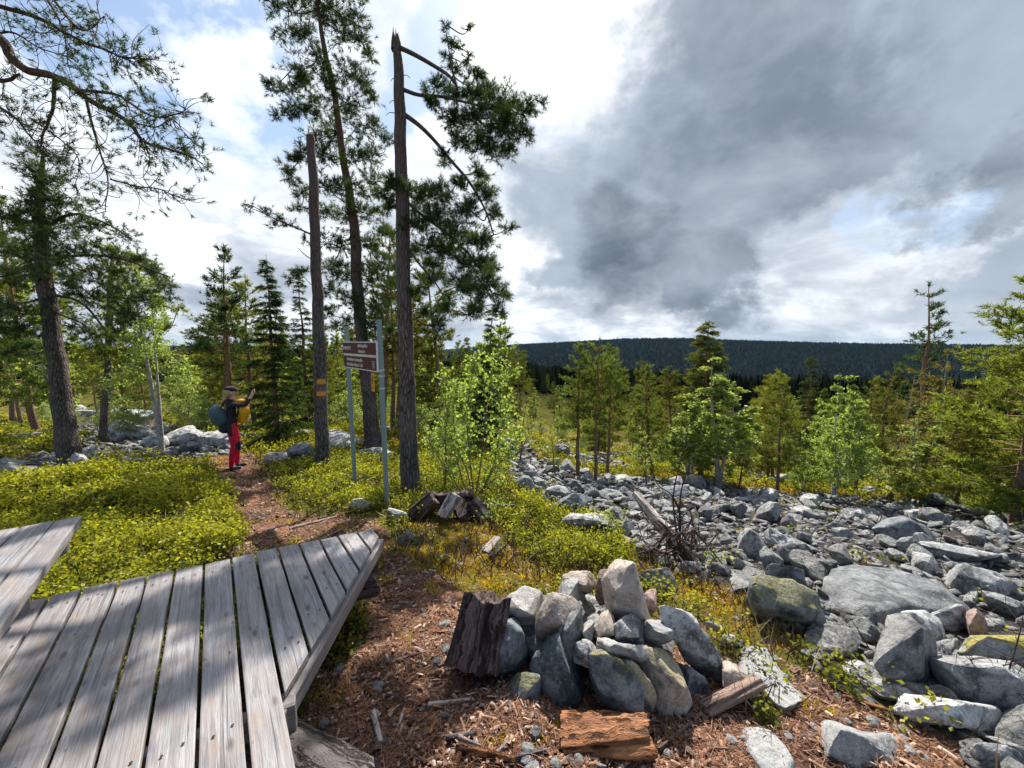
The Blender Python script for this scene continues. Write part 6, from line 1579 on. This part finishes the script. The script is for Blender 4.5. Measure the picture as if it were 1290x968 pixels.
# small leafy sprouts in front of the boulder field
for (bx, by, ty, lab) in [(768,704,632,'slim green birch sprout beside the uprooted stump'), (900,722,690,'small green sprout at the foot of the uprooted stump'), (1010,800,772,'tiny green sprout beside the pale flat-topped stone'), (620,668,620,'leafy sprout next to the rotting wood heap')]:
    g0 = ground(bx, by); d0 = depth_of(g0); T = Tree('birch_sprout', [M['bark_brown']], [M['birch_leaf']], lab, 'sprout', 'birch sprouts', g0); pts_ = []
    for q in range(4):
        P = T.limb(px_path([(bx, by), (bx+rng.normal()*5, (by+ty)/2), (bx+rng.normal()*12, ty+rng.random()*15)], d0), .004, .0015, 4)
        pts_.append(P[rng.integers(3, len(P), 26)]+rng.normal(size=(26, 3))*.035)
    leaves(T.fol, np.vstack(pts_), .032, 0, .2); T.finish()
gU = ground(858, 716); dU = depth_of(gU)
st = empty('uprooted_stump', gU); tag(st, 'reddish brown uprooted dead stump with tangled roots at the edge of the boulder field', 'stump')
o = log('stem', at_depth(799,622,dU+.75), at_depth(858,690,dU+.12), .035, .075, M['log_pale'], 120, amp=.35, k=20); child(o, st)
o = log('stem', at_depth(846,676,dU+.2), at_depth(882,724,dU-.05), .06, .05, M['log_rot'], 121, amp=.4, k=20); child(o, st)
g = Geo()
for q in range(70):
    s0 = np.array(at_depth(835+45*rng.random(), 665+45*rng.random(), dU+.15+.2*rng.normal())); v = unit(rng.normal(size=3)); L_ = .12+.35*rng.random()
    P = smooth_line([s0, s0+v*L_*.5+rng.normal(size=3)*.06, s0+v*L_+rng.normal(size=3)*.08], 4); P[:, 2] = np.maximum(P[:, 2], H(P[:, 0], P[:, 1])+.01); add_tube(g, P, np.linspace(.012*(.4+rng.random()), .003, len(P)), 5)
o = link('roots', g.mesh('roots', M['log_rot'], True)); child(o, st); LAND.append((gU.x, gU.y, 'the uprooted stump'))
def bare(name, lab, paths, d, mat, r0=.010, n=6, sub=.25, cat='branches', group=None):
    g = Geo(); b0 = None
    for P in paths:
        Q = smooth_line(px_path(P, d), 5); add_tube(g, Q, np.linspace(r0, r0*.25, len(Q)), 6)
        if b0 is None: b0 = Q[0]
        for q in range(n):
            i_ = rng.integers(3, len(Q)); v = unit(rng.normal(size=3)+np.array([0, 0, .5])); L_ = sub*(.3+.8*rng.random()); add_tube(g, smooth_line([Q[i_], Q[i_]+v*L_*.5+rng.normal(size=3)*.02, Q[i_]+v*L_], 3), np.linspace(r0*.4, r0*.12, 7), 4)
    me = g.mesh(name, mat, True); me.transform(Matrix.Translation(-Vector(b0))); o = link(name, me); o.location = b0; tag(o, lab, cat, group); return o
bare('dead_shrub', 'dark leafless forked branches standing up at the uprooted stump', [[(856,708),(852,670),(848,630),(853,598),(862,562),(866,545)], [(858,706),(856,660),(858,620),(868,585),(872,560)], [(856,690),(857,650),(846,624),(828,610),(820,582)], [(852,708),(842,680),(838,655)]], dU+.05, M['twig_dark'], .011, 6, .22, 'shrub')
bare('dead_shrub', 'thin dark leafless stem between the bilberries and the uprooted stump', [[(817,712),(816,680),(814,638)], [(748,690),(747,650),(750,604)]], dU+.3, M['twig_dark'], .006, 4, .15, 'shrub')
gT = ground(1262, 900); bare('dead_shrub', 'bare dark twigs arching over the large smooth boulder', [[(1262,900),(1240,870),(1226,838),(1222,830)], [(1262,900),(1250,860),(1262,840),(1290,835)], [(1264,902),(1236,890),(1228,862)], [(1264,900),(1280,870),(1300,866)], [(1262,902),(1270,850),(1284,800),(1290,770)]], depth_of(gT), M['twig_dark'], .006, 10, .2, 'shrub')
gT = ground(600, 640); bare('dead_shrub', 'crooked dark twig rising behind the rotting wood heap', [[(594,640),(606,618),(622,604),(628,590)]], depth_of(gT), M['twig_dark'], .009, 3, .1, 'shrub')

# ------------------------------------------------------------------ the air between here and the ridge
HZ = True
if HZ:
    bm = bmesh.new(); bmesh.ops.create_cube(bm, size=1)
    me = bpy.data.meshes.new('haze'); bm.to_mesh(me); bm.free()
    zmin = float(min(v for v in zf))-1.5
    ext = 5400.0; ztop = 60.0
    hz = link('haze', me); hz.scale = (ext*2, ext*2, ztop-zmin); hz.location = (0, 0, (ztop+zmin)/2)
    hm, n = new_mat('haze_air'); pv = n.node('ShaderNodeVolumePrincipled', {'Color': (0.45, 0.72, 1.0, 1), 'Density': 0.000016, 'Anisotropy': 0.2})
    n.node('ShaderNodeOutputMaterial', {'Volume': pv.outputs[0]}); me.materials.append(hm); hz['kind'] = 'stuff'
